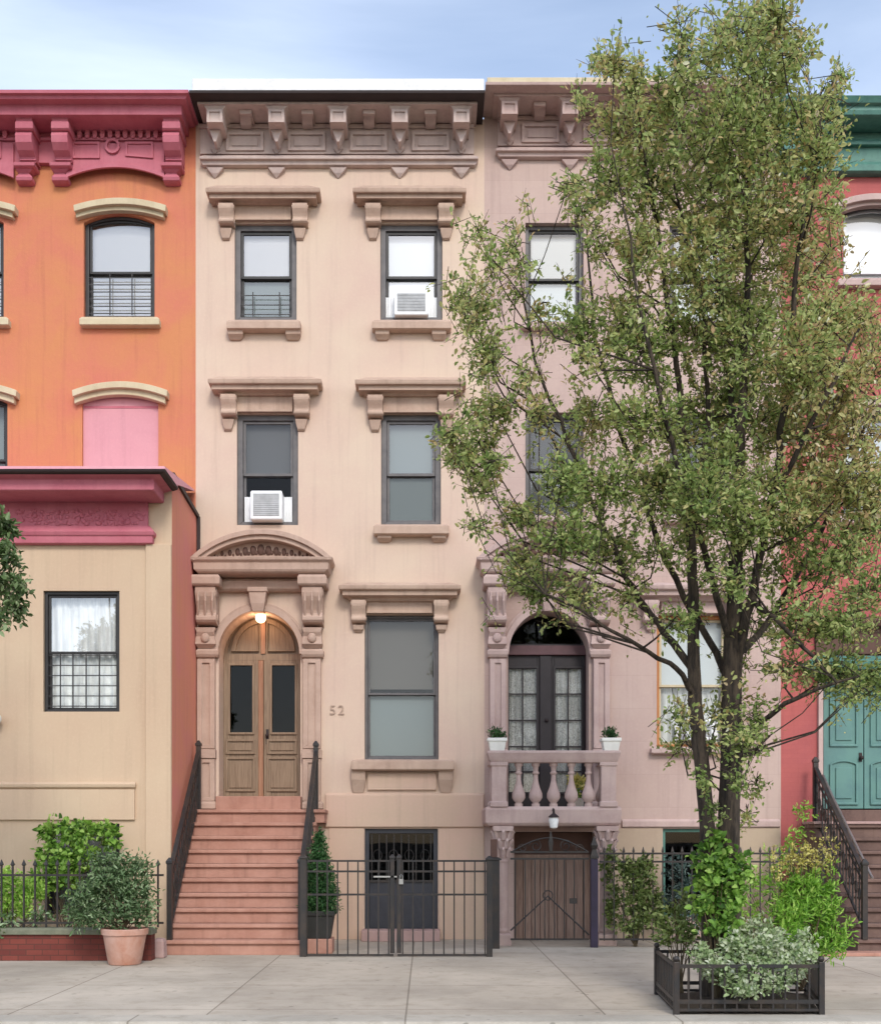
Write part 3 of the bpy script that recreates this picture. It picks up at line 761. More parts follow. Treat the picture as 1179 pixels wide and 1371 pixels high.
# basement entrance with iron grille door
bd = MB(); a, b, c, d = o_base[:4]
fo = outline(a, b, c, d); fi = outline(a + .07, b - .07, c + .02, d - .07)
bd.band(fo + [fo[0]], fi + [fi[0]], .05, .14)
bd.box(a + .07, b - .07, .10, .13, c + .02, c + .95)
bdo = bd.build('door', M['brown_grille'], peach, bevel=0.005); bdo['label'] = 'slate basement door behind an iron grille'
g = MB()
for k in range(9):
    xx = a + .11 + (b - a - .22) * k / 8
    g.box(xx - .008, xx + .008, .08, .096, c + .96, d - .09)
for k in range(4):
    xx = a + .2 + (b - a - .4) * k / 3
    g.tube([(xx + .07 * math.cos(t), .075, d - .42 + .09 * math.sin(t)) for t in [2 * math.pi * j / 12 for j in range(13)]], .007, 5)
g.box(a + .07, b - .07, .078, .1, c + .94, c + .98)
g.build('grille', M['black_iron'], bdo)
MB().add([(a + .07, .125, c + .95), (b - .07, .125, c + .95), (b - .07, .125, d - .07), (a + .07, .125, d - .07)], [(0, 1, 2, 3)]).build('pane', M['glass_dark'], bdo)
MB().box(a - .03, b + .03, -.42, -.03, .0, .17).build('doorstep', M['stoop_pale'], peach, bevel=0.012)

# air conditioners of the peach house
air_conditioner(X(516), X(585), Z(424), Z(391), .08, .14, 'white window air conditioner in the top floor window under an open white blind')
air_conditioner(X(326), X(390), Z(699), Z(660), .08, .22, 'white window air conditioner in the dark window above the arched wooden door')

# porch lamp, lit
lp = thing('porch_lamp', 'small lit globe lamp hanging under the door arch keystone', 'lamp', (X(349, .2), .2, Z(812, .2)))
zl = Z(827, .2)
MB().ball((X(349, .2), .2, zl), .085, 16, 10).build('globe', M['bulb'], lp, smooth=True)
MB().lathe(X(349, .2), .2, [(.06, zl + .10), (.055, zl + .075)], 12).build('holder', M['gutter'], lp)
MB().tube([(X(349, .2), .2, zl + .10), (X(349, .2), .2, o_door[3] + o_door[4] + .002)], .012, 6).build('rod', M['gutter'], lp)
pl = bpy.data.lights.new('porch_lamp_light', 'POINT'); pl.energy = 3; pl.color = (1, .62, .36); pl.shadow_soft_size = .09
plo = bpy.data.objects.new('porch_lamp_light', pl); COL.objects.link(plo); plo.location = (X(349, .2), .08, zl - .1)

# ================================================================== MAUVE HOUSE
x0, x1 = X(648), X(1045); zt = Z(129, -.54) + .12
mauve = thing('row_house', 'mauve row house with a stone balcony before its arched french doors', 'house', ((x0 + x1) / 2, 0, 0))
o_arch = (X(680), X(788), Z(1085), Z(877), (X(788) - X(680)) / 2 * 1.08)
mw = [opn(703, 781, 298, 431), opn(896, 975, 298, 431), opn(703, 781, 552, 690), opn(896, 975, 552, 690), opn(879, 977, 823, 1000)]
o_under = opn(688, 796, 1114, 1262, 0, .35)
o_cell = opn(887, 976, 1110, 1228, 0, .2)
wall_mesh(MB(), x0, x1, 0, zt, 0, [*mw, (*o_arch, .45), o_under, o_cell]).build('wall', M['mauve'], mauve)
shell(MB(), x0, x1, 0, 10, 0, zt).build('party_wall', M['party'], mauve)
MB().box(x0 + .01, x1 - .01, .004, 10.0, zt - .15, zt - .01).build('roof', M['roof'], mauve)
floors(mauve, x0, x1, [Z(1095), Z(745), Z(470), Z(225)], y0=.4)
bracket_cornice(mauve, 652, 1043, -11, [682, 763, 845, 927, 1009], M['mauve_trim'], M['mauve_trim'])
MB().rects([(Z(108.5, -.77), X(652, -.74), X(1044, -.74), -.74, .2), (Z(108.5, -.77) + .09, X(652, -.74), X(1044, -.74), -.73, .2)]).build('roof_edge', M['cream'], mauve, bevel=0.01)
mbl = [('blind_pale', 'blind_white'), ('blind_pale', 'blind_pale'), ('blind_dim', 'blind_dim'), (None, 'blind_dim'), ('curtain', 'blind_pale')]
mpn = [('glass_half', 'glass_half'), ('glass_half', 'glass_half'), ('glass_half', 'glass'), ('glass', 'glass'), ('glass', 'glass')]
mwin = []
for k, o in enumerate(mw):
    wn = sash_window(mauve, o[0], o[1], o[2], o[3], 0, fw=.06, rec=.10, rail=.47, pane=mpn[k], blind=mbl[k], frame=M['orange_wood'] if k == 4 else M['grey_frame'], sash=M['cream'] if k == 4 else None)
    mwin.append(wn)
for k, (a, b, y) in enumerate(((697, 787, 431), (890, 981, 431), (697, 787, 691), (890, 981, 691), (872, 984, 1001))):
    sill(mwin[k], a, b, y, y + 9, M['mauve_trim'], p=.13)
portal(mauve, 734, o_arch, M['mauve_trim'], (655, 677), (793, 815), (650, 681), (788, 821), 1083, 'window_surround')
hood(mwin[4], 846, 1010, 783, M['mauve_trim'], bw=19, blen=64, drop=40)
MB().rects([(Z(1109), X(832), X(1043), -.02, .02), (Z(1107), X(832), X(1043), -.05, .02), (Z(1100), X(832), X(1043), -.05, .02), (Z(1097), X(832), X(1043), -.015, .02)]).build('water_table', M['mauve_trim'], mauve, bevel=0.006)
MB().box(X(806), X(886), -.028, .02, 0, Z(1109) - .003).build('base_course', M['mauve_base'], mauve)
MB().box(X(977), X(1043), -.028, .02, 0, Z(1109) - .003).build('base_course', M['mauve_base'], mauve)
air_conditioner(X(906), X(964), Z(992), Z(962), .12, .2, 'white window air conditioner in the orange framed window behind the tree trunk')
# french doors
yd = .34; zb = Z(1085); ztp = Z(878, yd)
mid = [zb + .5, ztp]
glazed_leaf(mauve, X(675, yd), X(722, yd), zb + .01, ztp, X(680, yd), X(719, yd), Z(1062, yd), Z(894, yd), M['charcoal_wood'], 'glass', yd, [], None, None, ((.5,), (.17, .37, .58, .79)), 'lace')
glazed_leaf(mauve, X(738, yd), X(783, yd), zb + .01, ztp, X(742, yd), X(779, yd), Z(1062, yd), Z(894, yd), M['charcoal_wood'], 'glass', yd, [], None, (X(731, yd), Z(965, yd)), ((.5,), (.17, .37, .58, .79)), 'lace')
MB().box(X(722, yd) + .003, X(738, yd) - .003, yd - .03, yd + .05, zb + .01, ztp).build('astragal', M['charcoal_wood'], mauve, bevel=0.006)
MB().box(X(783, yd) + .003, o_arch[1] - .003, yd - .04, yd + .06, zb + .01, ztp).build('door_frame', M['purple_wood'], mauve)
MB().box(o_arch[0] + .003, o_arch[1] - .003, yd - .06, yd + .06, ztp + .003, ztp + .155).build('door_head', M['purple_wood'], mauve, bevel=0.008)
transom(mauve, o_arch, ztp + .16, yd, M['charcoal_wood'], 'glass_dark', False, .03)
# basement entrance under the balcony: plank door
a, b, c, d = o_under[:4]
pk = MB(); n = 9
for k in range(n):
    xa = a + .02 + (b - a - .04) * k / n
    pk.box(xa + .004, xa + (b - a - .04) / n - .004, .20 + .004 * (k % 2), .24, c + .02, d - .42)
pdr = pk.build('door', M['plank'], mauve, bevel=0.004); pdr['label'] = 'weathered plank door under the balcony'
MB().box(a + .01, b - .01, .19, .26, d - .418, d - .36).build('rail', M['plank'], pdr)
MB().box(a + .01, b - .01, .245, .3, c + .01, d - .01).build('shade_backing', M['dark_brown'], pdr)  # dark brown puts the balcony's shade above the planks into the colour
a, b, c, d = o_cell[:4]
fo = outline(a, b, c, d); fi = outline(a + .05, b - .05, c + .05, d - .05)
cw = MB().band(fo + [fo[0]], fi + [fi[0]], .06, .12).build('window', M['teal_cornice'], mauve)
MB().add([(px, .1, pz) for px, pz in fi], [(0, 1, 2, 3)]).build('pane', M['glass_dark'], cw)
# balcony
q = -1.10
bal = MB()
bal.rects([lev(654, 828, 1106, 1.02), lev(650, 831, 1102, 1.06), lev(649, 832, 1084, 1.08), lev(652, 830, 1080, 1.05)])
balc = bal.build('balcony', M['mauve_trim'], mauve, bevel=0.01)
def X2(px): return X(px, q)
def Z2(py): return Z(py, q)
r = MB()
r.rects([(Z2(1021), X2(657), X2(826), q + .03, q + .20), (Z2(1017), X2(655), X2(828), q + .01, q + .22), (Z2(1008), X2(652), X2(831), q - .02, q + .25), (Z2(1005), X2(653), X2(830), q - .01, q + .24)])
r.box(X2(657), X2(657) + .17, q + .24, -.08, Z2(1021), Z2(1006) - .01); r.box(X2(826) - .17, X2(826), q + .24, -.08, Z2(1021), Z2(1006) - .01)
r.build('balcony_rail', M['mauve_trim'], balc, bevel=0.008)
for a, b in ((656, 680), (803, 827)):
    p = MB().rects([(Z2(1080) - .005, X2(a), X2(b), q + .01, q + .26), (Z2(1074), X2(a), X2(b), q + .01, q + .26), (Z2(1073), X2(a + 2), X2(b - 2), q + .03, q + .24), (Z2(1026), X2(a + 2), X2(b - 2), q + .03, q + .24), (Z2(1025), X2(a), X2(b), q + .015, q + .25), (Z2(1020.5), X2(a), X2(b), q + .015, q + .25)])
    p.build('pedestal', M['mauve_trim'], balc, bevel=0.008)
def baluster_prof(z0, z1, r=.10):
    pr = [(0, .62), (.07, .62), (.07, .45), (.10, .5), (.13, .72), (.20, 1.0), (.30, .98), (.44, .62), (.60, .36), (.72, .34), (.75, .52), (.78, .52), (.80, .36), (.90, .42), (.93, .62), (1, .62)]
    return [(r * f, z0 + (z1 - z0) * t) for t, f in pr]
zb0, zb1 = Z2(1080), Z2(1020.5)
first = None
for px in (695, 718, 742, 766, 789):
    first = MB().lathe(X2(px), q + .13, baluster_prof(zb0, zb1), 14).build('baluster', M['mauve_trim'], balc, smooth=True)
for yy in (-.75, -.42):
    for px in (668, 815): MB().lathe(X2(px), yy, baluster_prof(zb0, zb1), 14).build('baluster', M['mauve_trim'], balc, smooth=True)
# carved columns carrying the balcony
for a, b in ((662, 685), (801, 826)):
    c = MB(); xc = (X2(a) + X2(b)) / 2; hw = (X2(b) - X2(a)) / 2
    zc0, zc1 = 0.0, Z2(1106) - .004
    c.rects([(0.0, xc - hw, xc + hw, q + .02, q + .30), (.16, xc - hw, xc + hw, q + .02, q + .30), (.18, xc - hw * .8, xc + hw * .8, q + .05, q + .27)])
    c.lathe(xc, q + .16, [(hw * .74, .18), (hw * .8, .22), (hw * .7, .26), (hw * .66, zc1 - .55), (hw * .74, zc1 - .52), (hw * .66, zc1 - .49), (hw * .8, zc1 - .2), (hw * 1.0, zc1 - .08)], 18)
    c.rects([(zc1 - .075, xc - hw * 1.15, xc + hw * 1.15, q + .0, q + .32), (zc1, xc - hw * 1.2, xc + hw * 1.2, q - .01, q + .33)])
    col = c.build('column', M['mauve_trim'], balc, bevel=0.005)
    f = MB(); rng = random.Random(7)
    for row in range(3):
        for k in range(8):
            an = 2 * math.pi * (k + .5 * (row % 2)) / 8
            zz = zc1 - .46 + row * .13; rr = hw * (.70 + .1 * row)
            dx, dy = math.cos(an), math.sin(an)
            f.tube([(xc + dx * rr, q + .16 + dy * rr, zz), (xc + dx * (rr + .02), q + .16 + dy * (rr + .02), zz + .09), (xc + dx * (rr + .06), q + .16 + dy * (rr + .06), zz + .13), (xc + dx * (rr + .07), q + .16 + dy * (rr + .07), zz + .10)], [.03, .034, .024, .008], 6)
    f.build('capital', M['mauve_trim'], col, smooth=True)
# ================================================================== ORANGE HOUSE
x0, x1, zt = X(-330), X(262), Z(141, -.5) + .13
orange = thing('row_house', 'orange row house with pink bracketed cornice and cream arched window heads', 'house', (X(100), 0, 0))
seg = .14
ow = []
for c in (160, -42, -244):
    ow.append((X(c - 48), X(c + 47), Z(424), Z(298), seg, .24))
    ow.append((X(c - 50), X(c + 52), Z(690), Z(540), .19, .10 if c == 160 else .24))
wall_mesh(MB(), x0, x1, 0, zt, 0, ow).build('wall', M['orange'], orange)
shell(MB(), x0, x1, 0, 10, 0, zt).build('party_wall', M['party'], orange)
MB().box(x0 + .01, x1 - .01, .004, 10, zt - .15, zt - .01).build('roof', M['roof'], orange)
floors(orange, x0, x1, [Z(1090), Z(745), Z(470), Z(225)])
def arched_head(win, pc, hw, yb, yt, rise, m, hw2=None):
    """segmental window head: two stepped bands following the arch"""
    n = 16
    def arc(h, ye, yc, Y): return [(X(pc + h * (-1 + 2 * k / n), Y), Z(ye - (ye - yc) * (1 - (-1 + 2 * k / n) ** 2), Y)) for k in range(n + 1)]
    mb = MB()
    mb.band(arc(hw, yt + 8 + rise, yt + 8, -.10), arc(hw - 0.5, yb, yb - rise, -.10), -.10, .02)
    mb.band(arc(hw + 3, yt + rise, yt, -.17), arc(hw + 2, yt + 8.5 + rise, yt + 8.5, -.17), -.17, .02)
    mb.build('window_head', m, win, bevel=0.008)
for k, c in enumerate((160, -42, -244)):
    o = ow[2 * k]
    wn = sash_window(orange, o[0], o[1], o[2], o[3], 0, rise=seg, frame=M['dark_frame'], fw=.06, rec=.08, rail=.46, pane=('glass_sky', 'glass_sky'), blind=('blind_white', 'blind_white'), guard=(6, (.33, .68), .88))
    arched_head(wn, c, 59, 291, 264, 10, M['cream']); sill(wn, c - 54, c + 53, 425, 436, M['cream'], p=.13)
    o = ow[2 * k + 1]
    if c == 160:
        b = MB(); oo = outline(o[0] + .002, o[1] - .002, o[2], o[3], .188)
        b.prism_xz(.05, .09, oo)
        wn = b.build('window', M['pale_pink'], orange); wn['label'] = 'window bricked up and painted pale pink'
        MB().box(o[0] + .02, o[1] - .02, .042, .052, Z(545), Z(542)).build('seam', M['pink'], wn)
    else:
        wn = sash_window(orange, o[0], o[1], o[2], o[3], 0, rise=.19, frame=M['dark_frame'], fw=.06, rec=.08, rail=.46, blind=('blind_grey', 'blind_grey'))
    arched_head(wn, c, 61, 540, 510, 12, M['cream'])
# pink cornice
c = MB(); xl = -330
c.rects([lev(xl, 242, 154.5, .52), lev(xl, 243, 153, .55), lev(xl, 243, 142, .56), lev(xl, 244, 140, .57), lev(xl, 248, 132, .70), lev(xl, 250, 127, .72), lev(xl, 252, 124, .77), lev(xl, 252, 119.5, .78)])
c.box(X(xl), X(242), -.09, .02, Z(222), Z(154.5, -.52) + .01)
c.rects([lev(xl, 240, 190, .09), lev(xl, 240, 187, .13), lev(xl, 240, 184, .14), lev(xl, 240, 182, .09)])
cor = c.build('cornice', M['pink'], orange, bevel=0.008)
for bay in (154, -48, -250):
    n = 20; la, ra = bay - 66, bay + 66
    def bot(t): return Z(236 - 14 * (1 - (2 * t - 1) ** 2), -.13)
    pts = [(X(la + (ra - la) * k / n, -.13), bot(k / n)) for k in range(n + 1)] + [(X(ra, -.13), Z(191, -.13)), (X(la, -.13), Z(191, -.13))]
    fb = MB().prism_xz(-.13, -.085, pts).build('frieze_panel', M['pink'], cor, bevel=0.006)
    e = MB()
    top = [(X(la + (ra - la) * k / n, -.16), bot(k / n) + .02) for k in range(n + 1)]
    low = [(x, z - .055) for x, z in top]
    e.band(top, low, -.165, -.125)
    for a, b in ((la + 12, bay - 17), (bay + 17, ra - 12)):
        k = (a + b) / 2
        za, zb_ = Z(197), Z(214)
        o = [(X(a), Z(219)), (X(a), za), (X(b), za), (X(b), Z(219))] if a < bay else [(X(a), Z(216)), (X(a), za), (X(b), za), (X(b), Z(219))]
        i = [(o[0][0] + .035, o[0][1] + .035), (o[1][0] + .035, za - .035), (o[2][0] - .035, za - .035), (o[3][0] - .035, o[3][1] + .035)]
        e.band(o + [o[0]], i + [i[0]], -.155, -.125)
    rg = [2 * math.pi * k / 16 for k in range(17)]
    e.band([(X(bay) + .12 * math.cos(a), Z(203) + .12 * math.sin(a)) for a in rg], [(X(bay) + .08 * math.cos(a), Z(203) + .08 * math.sin(a)) for a in rg], -.17, -.125)
    e.build('moulding', M['pink'], fb, bevel=0.004)
    d = MB(); k = 0; xx = la + 5
    while xx < ra - 6:
        d.rects([lev(xx + 1, xx + 5, 184, .16), lev(xx, xx + 6, 180, .17), lev(xx, xx + 6, 171, .17)]); xx += 10.2
    d.build('dentil', M['pink'], cor, bevel=0.004)
for px in (229, 80, 32, -122, -170):
    b = MB()
    b.rects([lev(px - 12, px + 12, 174, .44), lev(px - 12, px + 12, 171, .47), lev(px - 12, px + 12, 163, .48), lev(px - 10.5, px + 10.5, 161, .46), lev(px - 11, px + 11, 158, .47), lev(px - 15, px + 15, 154, .51)])
    qs = X(px - 11, -.4), X(px + 11, -.4)
    z1_, z0_ = Z(175, -.4), Z(216, -.2)
    pr = [(.02, z1_), (-.40, z1_), (-.44, z1_ - .08), (-.42, z1_ - .18), (-.34, z1_ - .26), (-.24, z1_ - .31), (-.20, z1_ - .38), (-.22, z0_ + .04), (-.24, z0_), (.02, z0_)]
    b.prism_yz(qs[0], qs[1], pr)
    b.rects([lev(px - 13, px + 13, 224, .20), lev(px - 14, px + 14, 221, .24), lev(px - 14, px + 14, 216.5, .25)])
    b.rects([lev(px - 8, px + 8, 246, .08), lev(px - 11, px + 11, 241, .15), lev(px - 11, px + 11, 236, .17), lev(px - 7, px + 7, 232, .12), lev(px - 12, px + 12, 225, .18)])
    b.build('bracket', M['pink'], cor, bevel=0.008)

# ================================================================== TAN EXTENSION
YE = -1.80
def XE(p): return X(p, YE)
def ZE(p): return Z(p, YE)
xr = X(230, YE); xl = X(-330, YE); zt = ZE(636)
ext = thing('house_extension', 'tan one storey front extension with a heavy pink cornice and a curtained window', 'building', (XE(100), YE, 0))
eo = [(XE(58), XE(160), ZE(953), ZE(791), 0, .2), (XE(60), XE(160), ZE(1225), ZE(1103), 0, .2), (XE(-160), XE(-58), ZE(953), ZE(791), 0, .2)]
wall_mesh(MB(), xl, xr, 0, zt, YE, eo).build('wall', M['tan'], ext)
sd = MB()
sd.add([(xr, YE, 0), (xr, -.004, 0), (xr, -.004, zt - .10), (xr, YE, zt)], [(0, 1, 2, 3)])
sd.build('side_wall', M['orange_side'], ext)
MB().loft([[(xr - .06, YE + .02, zt - .02), (xr + .035, YE + .02, zt - .02), (xr + .035, YE + .02, zt + .045), (xr - .06, YE + .02, zt + .045)], [(xr - .06, -.01, zt - .12), (xr + .035, -.01, zt - .12), (xr + .035, -.01, zt - .055), (xr - .06, -.01, zt - .055)]]).build('roof_edge', M['gutter'], ext)
MB().box(xr + .01, xr + .055, -.075, -.03, ZE(745), zt - .1).build('downpipe', M['gutter'], ext)
MB().box(xl, xr - .01, YE + .01, -.01, zt - .3, zt - .14).build('roof', M['roof'], ext)
def levE(a, b, py, p, back=.03): return lev(a, b, py, p, back, YE)
c = MB()
c.rects([levE(-330, 205, 657, .58), levE(-330, 206, 655.5, .60), levE(-330, 206, 642, .61), levE(-330, 209, 640, .64), levE(-330, 214, 634.8, .74)])
c.box(XE(-330), XE(199), YE - .06, YE + .02, ZE(708), Z(657, YE - .58) + .02)
c.rects([levE(-330, 203, 729, .05), levE(-330, 204, 727, .10), levE(-330, 204, 718, .11), levE(-330, 206, 716, .13), levE(-330, 206, 711, .15), levE(-330, 200, 704, .08)])
ec = c.build('cornice', M['pink'], ext, bevel=0.01)
MB().rects([levE(-330, 216, 634.6, .73), levE(-330, 220, 631, .79), levE(-330, 221, 628, .80)]).build('gutter', M['gutter'], ec)
MB().rects([levE(-330, 221, 627.6, .79), levE(-330, 220, 624, .77), (ZE(622) + .16, XE(-330), xr - .03, -.14, -.02)]).build('flashing', M['pale_pink'], ec)
f = MB(); rng = random.Random(3)
for k in range(260):   # crumbling moulded frieze
    a = -120 + 315 * rng.random(); y = 684 + 20 * rng.random()
    f.ball((XE(a), YE - .06, ZE(y)), .016 + .02 * rng.random(), 6, 4, (1.3, .8, 1))
f.build('frieze', M['pink'], ec)
p = MB()
p.box(XE(196), xr - .002, YE - .05, YE + .02, 0.0, ZE(729) - .005)
p.build('pilaster', M['tan'], ext, bevel=0.006)
p = MB()
p.rects([levE(-330, 181, 1057, .02), levE(-330, 181, 1054, .06), levE(-330, 181, 1050, .07), levE(-330, 181, 1047, .02)])
p.box(XE(-330), XE(181), YE - .045, YE + .02, ZE(1098), ZE(1057) - .002)
p.build('string_course', M['tan'], ext, bevel=0.005)
o = eo[0]
sash_window(ext, o[0], o[1], o[2], o[3], YE, frame=M['dark_frame'], fw=.045, rec=.05, rail=.50, pane=('glass', 'glass_sky'), blind=('curtain', 'curtain'), guard=(6, (.18, .36, .55, .74), .95), sw=.035)
o = eo[2]
sash_window(ext, o[0], o[1], o[2], o[3], YE, frame=M['dark_frame'], fw=.045, rec=.05, rail=.50, blind=('curtain', 'curtain'), sw=.035)
o = eo[1]
sash_window(ext, o[0], o[1], o[2], o[3], YE, frame=M['dark_frame'], fw=.05, rec=.06, blind=('blind_dim', 'blind_dim'))
floors(ext, xl, xr, [ZE(1065), ZE(720)], depth=-.05, y0=YE + .3) if False else None
# wall lamp on the extension
wl = thing('wall_lamp', 'white globe wall lamp on the tan extension wall', 'lamp', (XE(-4), YE - .1, ZE(965)))
MB().ball((XE(-1), YE - .15, ZE(964)), .085, 14, 10).build('globe', M['lantern_glass'], wl, smooth=True)
MB().rects([(ZE(964) - .07, XE(-6) - .05, XE(-6) + .05, YE - .03, YE), (ZE(964) + .07, XE(-6) - .05, XE(-6) + .05, YE - .03, YE)]).tube([(XE(-6), YE - .02, ZE(964)), (XE(-2), YE - .12, ZE(964))], .02).build('bracket', M['dark_frame'], wl)

# ================================================================== RED HOUSE
x0, x1 = X(1045), X(1640); zt = Z(141, -.5) + .1
redh = thing('row_house', 'red row house with green cornice and teal double doors', 'house', (X(1180), 0, 0))
o_rd = (X(1100), X(1212), Z(1085), Z(896), 0, .35)
rw = []
for c in (1174, 1340, 1520):
    rw.append((X(c - 46), X(c + 46), Z(372), Z(285), .16, .24)); rw.append((X(c - 46), X(c + 46), Z(690), Z(560), .16, .24))
rw.append((X(1290), X(1390), Z(1010), Z(830), .0, .24)); rw.append((X(1470), X(1570), Z(1010), Z(830), 0, .24))
wall_mesh(MB(), x0, x1, 0, zt, 0, [*rw, o_rd]).build('wall', M['red'], redh)
shell(MB(), x0, x1, 0, 10, 0, zt).build('party_wall', M['party'], redh)
MB().box(x0 + .01, x1 - .01, .004, 10, zt - .15, zt - .01).build('roof', M['roof'], redh)
floors(redh, x0, x1, [Z(1095), Z(745), Z(470), Z(225)], y0=.4)
for k, c in enumerate((1174, 1340, 1520)):
    for j in (0, 1):
        o = rw[2 * k + j]
        wn = sash_window(redh, o[0], o[1], o[2], o[3], 0, rise=.16, frame=M['grey_frame'], fw=.05, rec=.10, rail=.10 if j == 0 else .5, pane=('glass_half', 'glass_half'), blind=('blind_white', 'blind_white') if j == 0 else ('blind_grey', 'blind_pale'), sash=M['ac_white'] if j == 0 else None)
        arched_head(wn, c, 56, 287 if j == 0 else 562, 258 if j == 0 else 533, 13, M['mauve_trim'])
        sill(wn, c - 52, c + 52, 373 if j == 0 else 691, 383 if j == 0 else 701, M['mauve_trim'], p=.13)
for o in rw[6:]:
    sash_window(redh, *o[:4], 0, frame=M['grey_frame'], blind=('blind_grey', 'blind_white'))
c = MB()
c.rects([lev(1049, 1640, 156, .48), lev(1049, 1640, 153, .52), lev(1049, 1640, 147, .54), lev(1049, 1640, 142, .54), lev(1047, 1640, 137, .60), lev(1046, 1640, 129, .64), lev(1046, 1640, 127, .65)])
c.box(X(1050), X(1640), -.08, .02, Z(226), Z(154, -.5) + .01)
c.rects([lev(1050, 1640, 232, .10), lev(1050, 1640, 228, .15), lev(1050, 1640, 220, .16), lev(1050, 1640, 216, .10)])
c.rects([lev(1050, 1640, 196, .09), lev(1050, 1640, 193, .16), lev(1050, 1640, 189, .17), lev(1050, 1640, 186, .10)])
rc = c.build('cornice', M['teal_cornice'], redh, bevel=0.008)
for px in (1062, 1105, 1240, 1285, 1420, 1600):
    b = MB(); console(b, px - 12, px + 12, 158, 215, .42, .12)
    b.rects([lev(px - 13, px + 13, 157.5, .45), lev(px - 13, px + 13, 154, .46)])
    b.build('bracket', M['teal_cornice'], rc, bevel=0.006)
# teal doors with bolection panels
yd = .20
dz0, dz1 = Z(1083, yd), Z(897, yd)
for a, b, hs in ((1102, 1155.5, 1), (1156.5, 1210, -1)):
    d = MB(); xa, xb = X(a, yd), X(b, yd)
    d.box(xa, xb, yd, yd + .05, dz0, dz1)
    dd = d.build('door', M['teal_door'], redh, bevel=0.006)
    for (ya, yb, arch) in ((1000, 912, False), (1078, 1018, True)):
        za, zb_ = Z(ya, yd), Z(yb, yd)
        o = outline(xa + .09, xb - .09, za, zb_ - (.07 if arch else 0), .07 if arch else 0, 10)
        i = outline(xa + .13, xb - .13, za + .04, zb_ - (.07 if arch else .04), .045 if arch else 0, 10)
        q = MB().band(o + [o[0]], i + [i[0]], yd - .03, yd + .001)
        q.box(xa + .19, xb - .19, yd - .02, yd + .001, za + .10, zb_ - .12)
        q.build('panel', M['teal_door'], dd, bevel=0.008)
    if hs == 1:
        k = MB(); k.ball((xb - .05, yd - .055, Z(1015, yd)), .035, 10, 8); k.box(xb - .075, xb - .025, yd - .012, yd, Z(1020, yd), Z(1008, yd)); k.tube([(xb - .05, yd, Z(1015, yd)), (xb - .05, yd - .05, Z(1015, yd))], .013)
        k.build('handle', M['gutter'], dd, smooth=True)
h = MB().rects([lev(1090, 1222, 906, .10), lev(1087, 1225, 900, .20), lev(1085, 1227, 896, .30), lev(1082, 1230, 888, .33), lev(1082, 1230, 884, .34), lev(1095, 1217, 878, .12)])
h.build('door_hood', M['teal_cornice'], redh, bevel=0.01)
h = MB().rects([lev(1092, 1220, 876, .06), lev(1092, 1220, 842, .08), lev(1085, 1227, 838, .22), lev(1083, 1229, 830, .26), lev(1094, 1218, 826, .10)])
h.build('door_head', M['dark_brown'], redh, bevel=0.01)
for ja, jb in ((X(1094), X(1100) - .002), (X(1212) + .002, X(1218))): MB().box(ja, jb, -.06, .10, Z(1085), Z(908)).build('door_jamb', M['mauve_trim'], redh)

# ================================================================== STOOPS
def stoop(name, label, xa, xb, nx, ytop, yfront, ztop, n, m, mt, thr, cheek=0.0, nose=.05):
    """masonry stair: each step a slab with a projecting nosing, landing and threshold"""
    t = thing(name, label, 'stoop', ((xa + xb) / 2, yfront, 0))
    rise = ztop / n; run = (ytop - yfront) / (n - 1)
    for k in range(n):
        z1 = ztop - rise * k; yf = ytop - run * k
        s = MB()
        xr_ = xb if k else nx
        yback = -.02 if k == 0 else yf + run + .03
        s.box(xa + .02, xr_ - .02, yf + nose, yback, z1 - rise, z1 - .055)
        s.rects([(z1 - .055, xa, xr_, yf + .012, yback), (z1 - .045, xa, xr_, yf, yback), (z1 - .008, xa, xr_, yf, yback), (z1 - .001 * (k == 0), xa, xr_, yf + .006, yback)])
        s.build('landing' if k == 0 else 'step', mt[k % len(mt)], t, bevel=0.006)
    b = MB()
    pr = [(-.03, 0.0)]
    pr += [(yfront + nose + .01, 0.0)]
    for k in range(n - 1, -1, -1):
        yf = ytop - run * k + nose + .01; z1 = ztop - rise * k - .06
        pr += [(yf, z1 - rise + .001 if k < n - 1 else 0.0), (yf, z1)]
    pr = [pr[0]] + pr[2:] + [(-.03, ztop - .06)]
    b.prism_yz(xa + .03, xb - .03, pr)
    b.build('base', m, t)
    if thr: MB().box(thr[0], thr[1], thr[2], .36, ztop + .001, thr[3]).build('threshold', m, t, bevel=0.008)
    return t
XA, XB = -3.56, -1.66
st = stoop('front_stoop', 'salmon painted stone stoop leading to the brown wooden arched door', XA, XB, -1.535, -.56, -2.46, 2.035, 10, M['stoop'], [M['stoop']], (X(291), X(404), -.16, 2.25))
RX0 = 5.93
st2 = stoop('front_stoop', 'brown stone stoop leading up to the teal doors', RX0, 7.75, 7.75, -.55, -2.3, Z(1104, -.55), 9, M['stoop_brown'], [M['stoop_brown']], (X(1098), X(1214), -.25, Z(1085)))
MB().box(RX0 - .02, 7.77, -.58, -.03, Z(1104, -.55) + .002, Z(1104, -.55) + .045).build('landing_slab', M['stoop_pale'], st2, bevel=0.01)
MB().box(5.0, 7.9, -2.62, -2.32, 0.0, .05).build('kerb_stone', M['stoop'], st2, bevel=0.01)

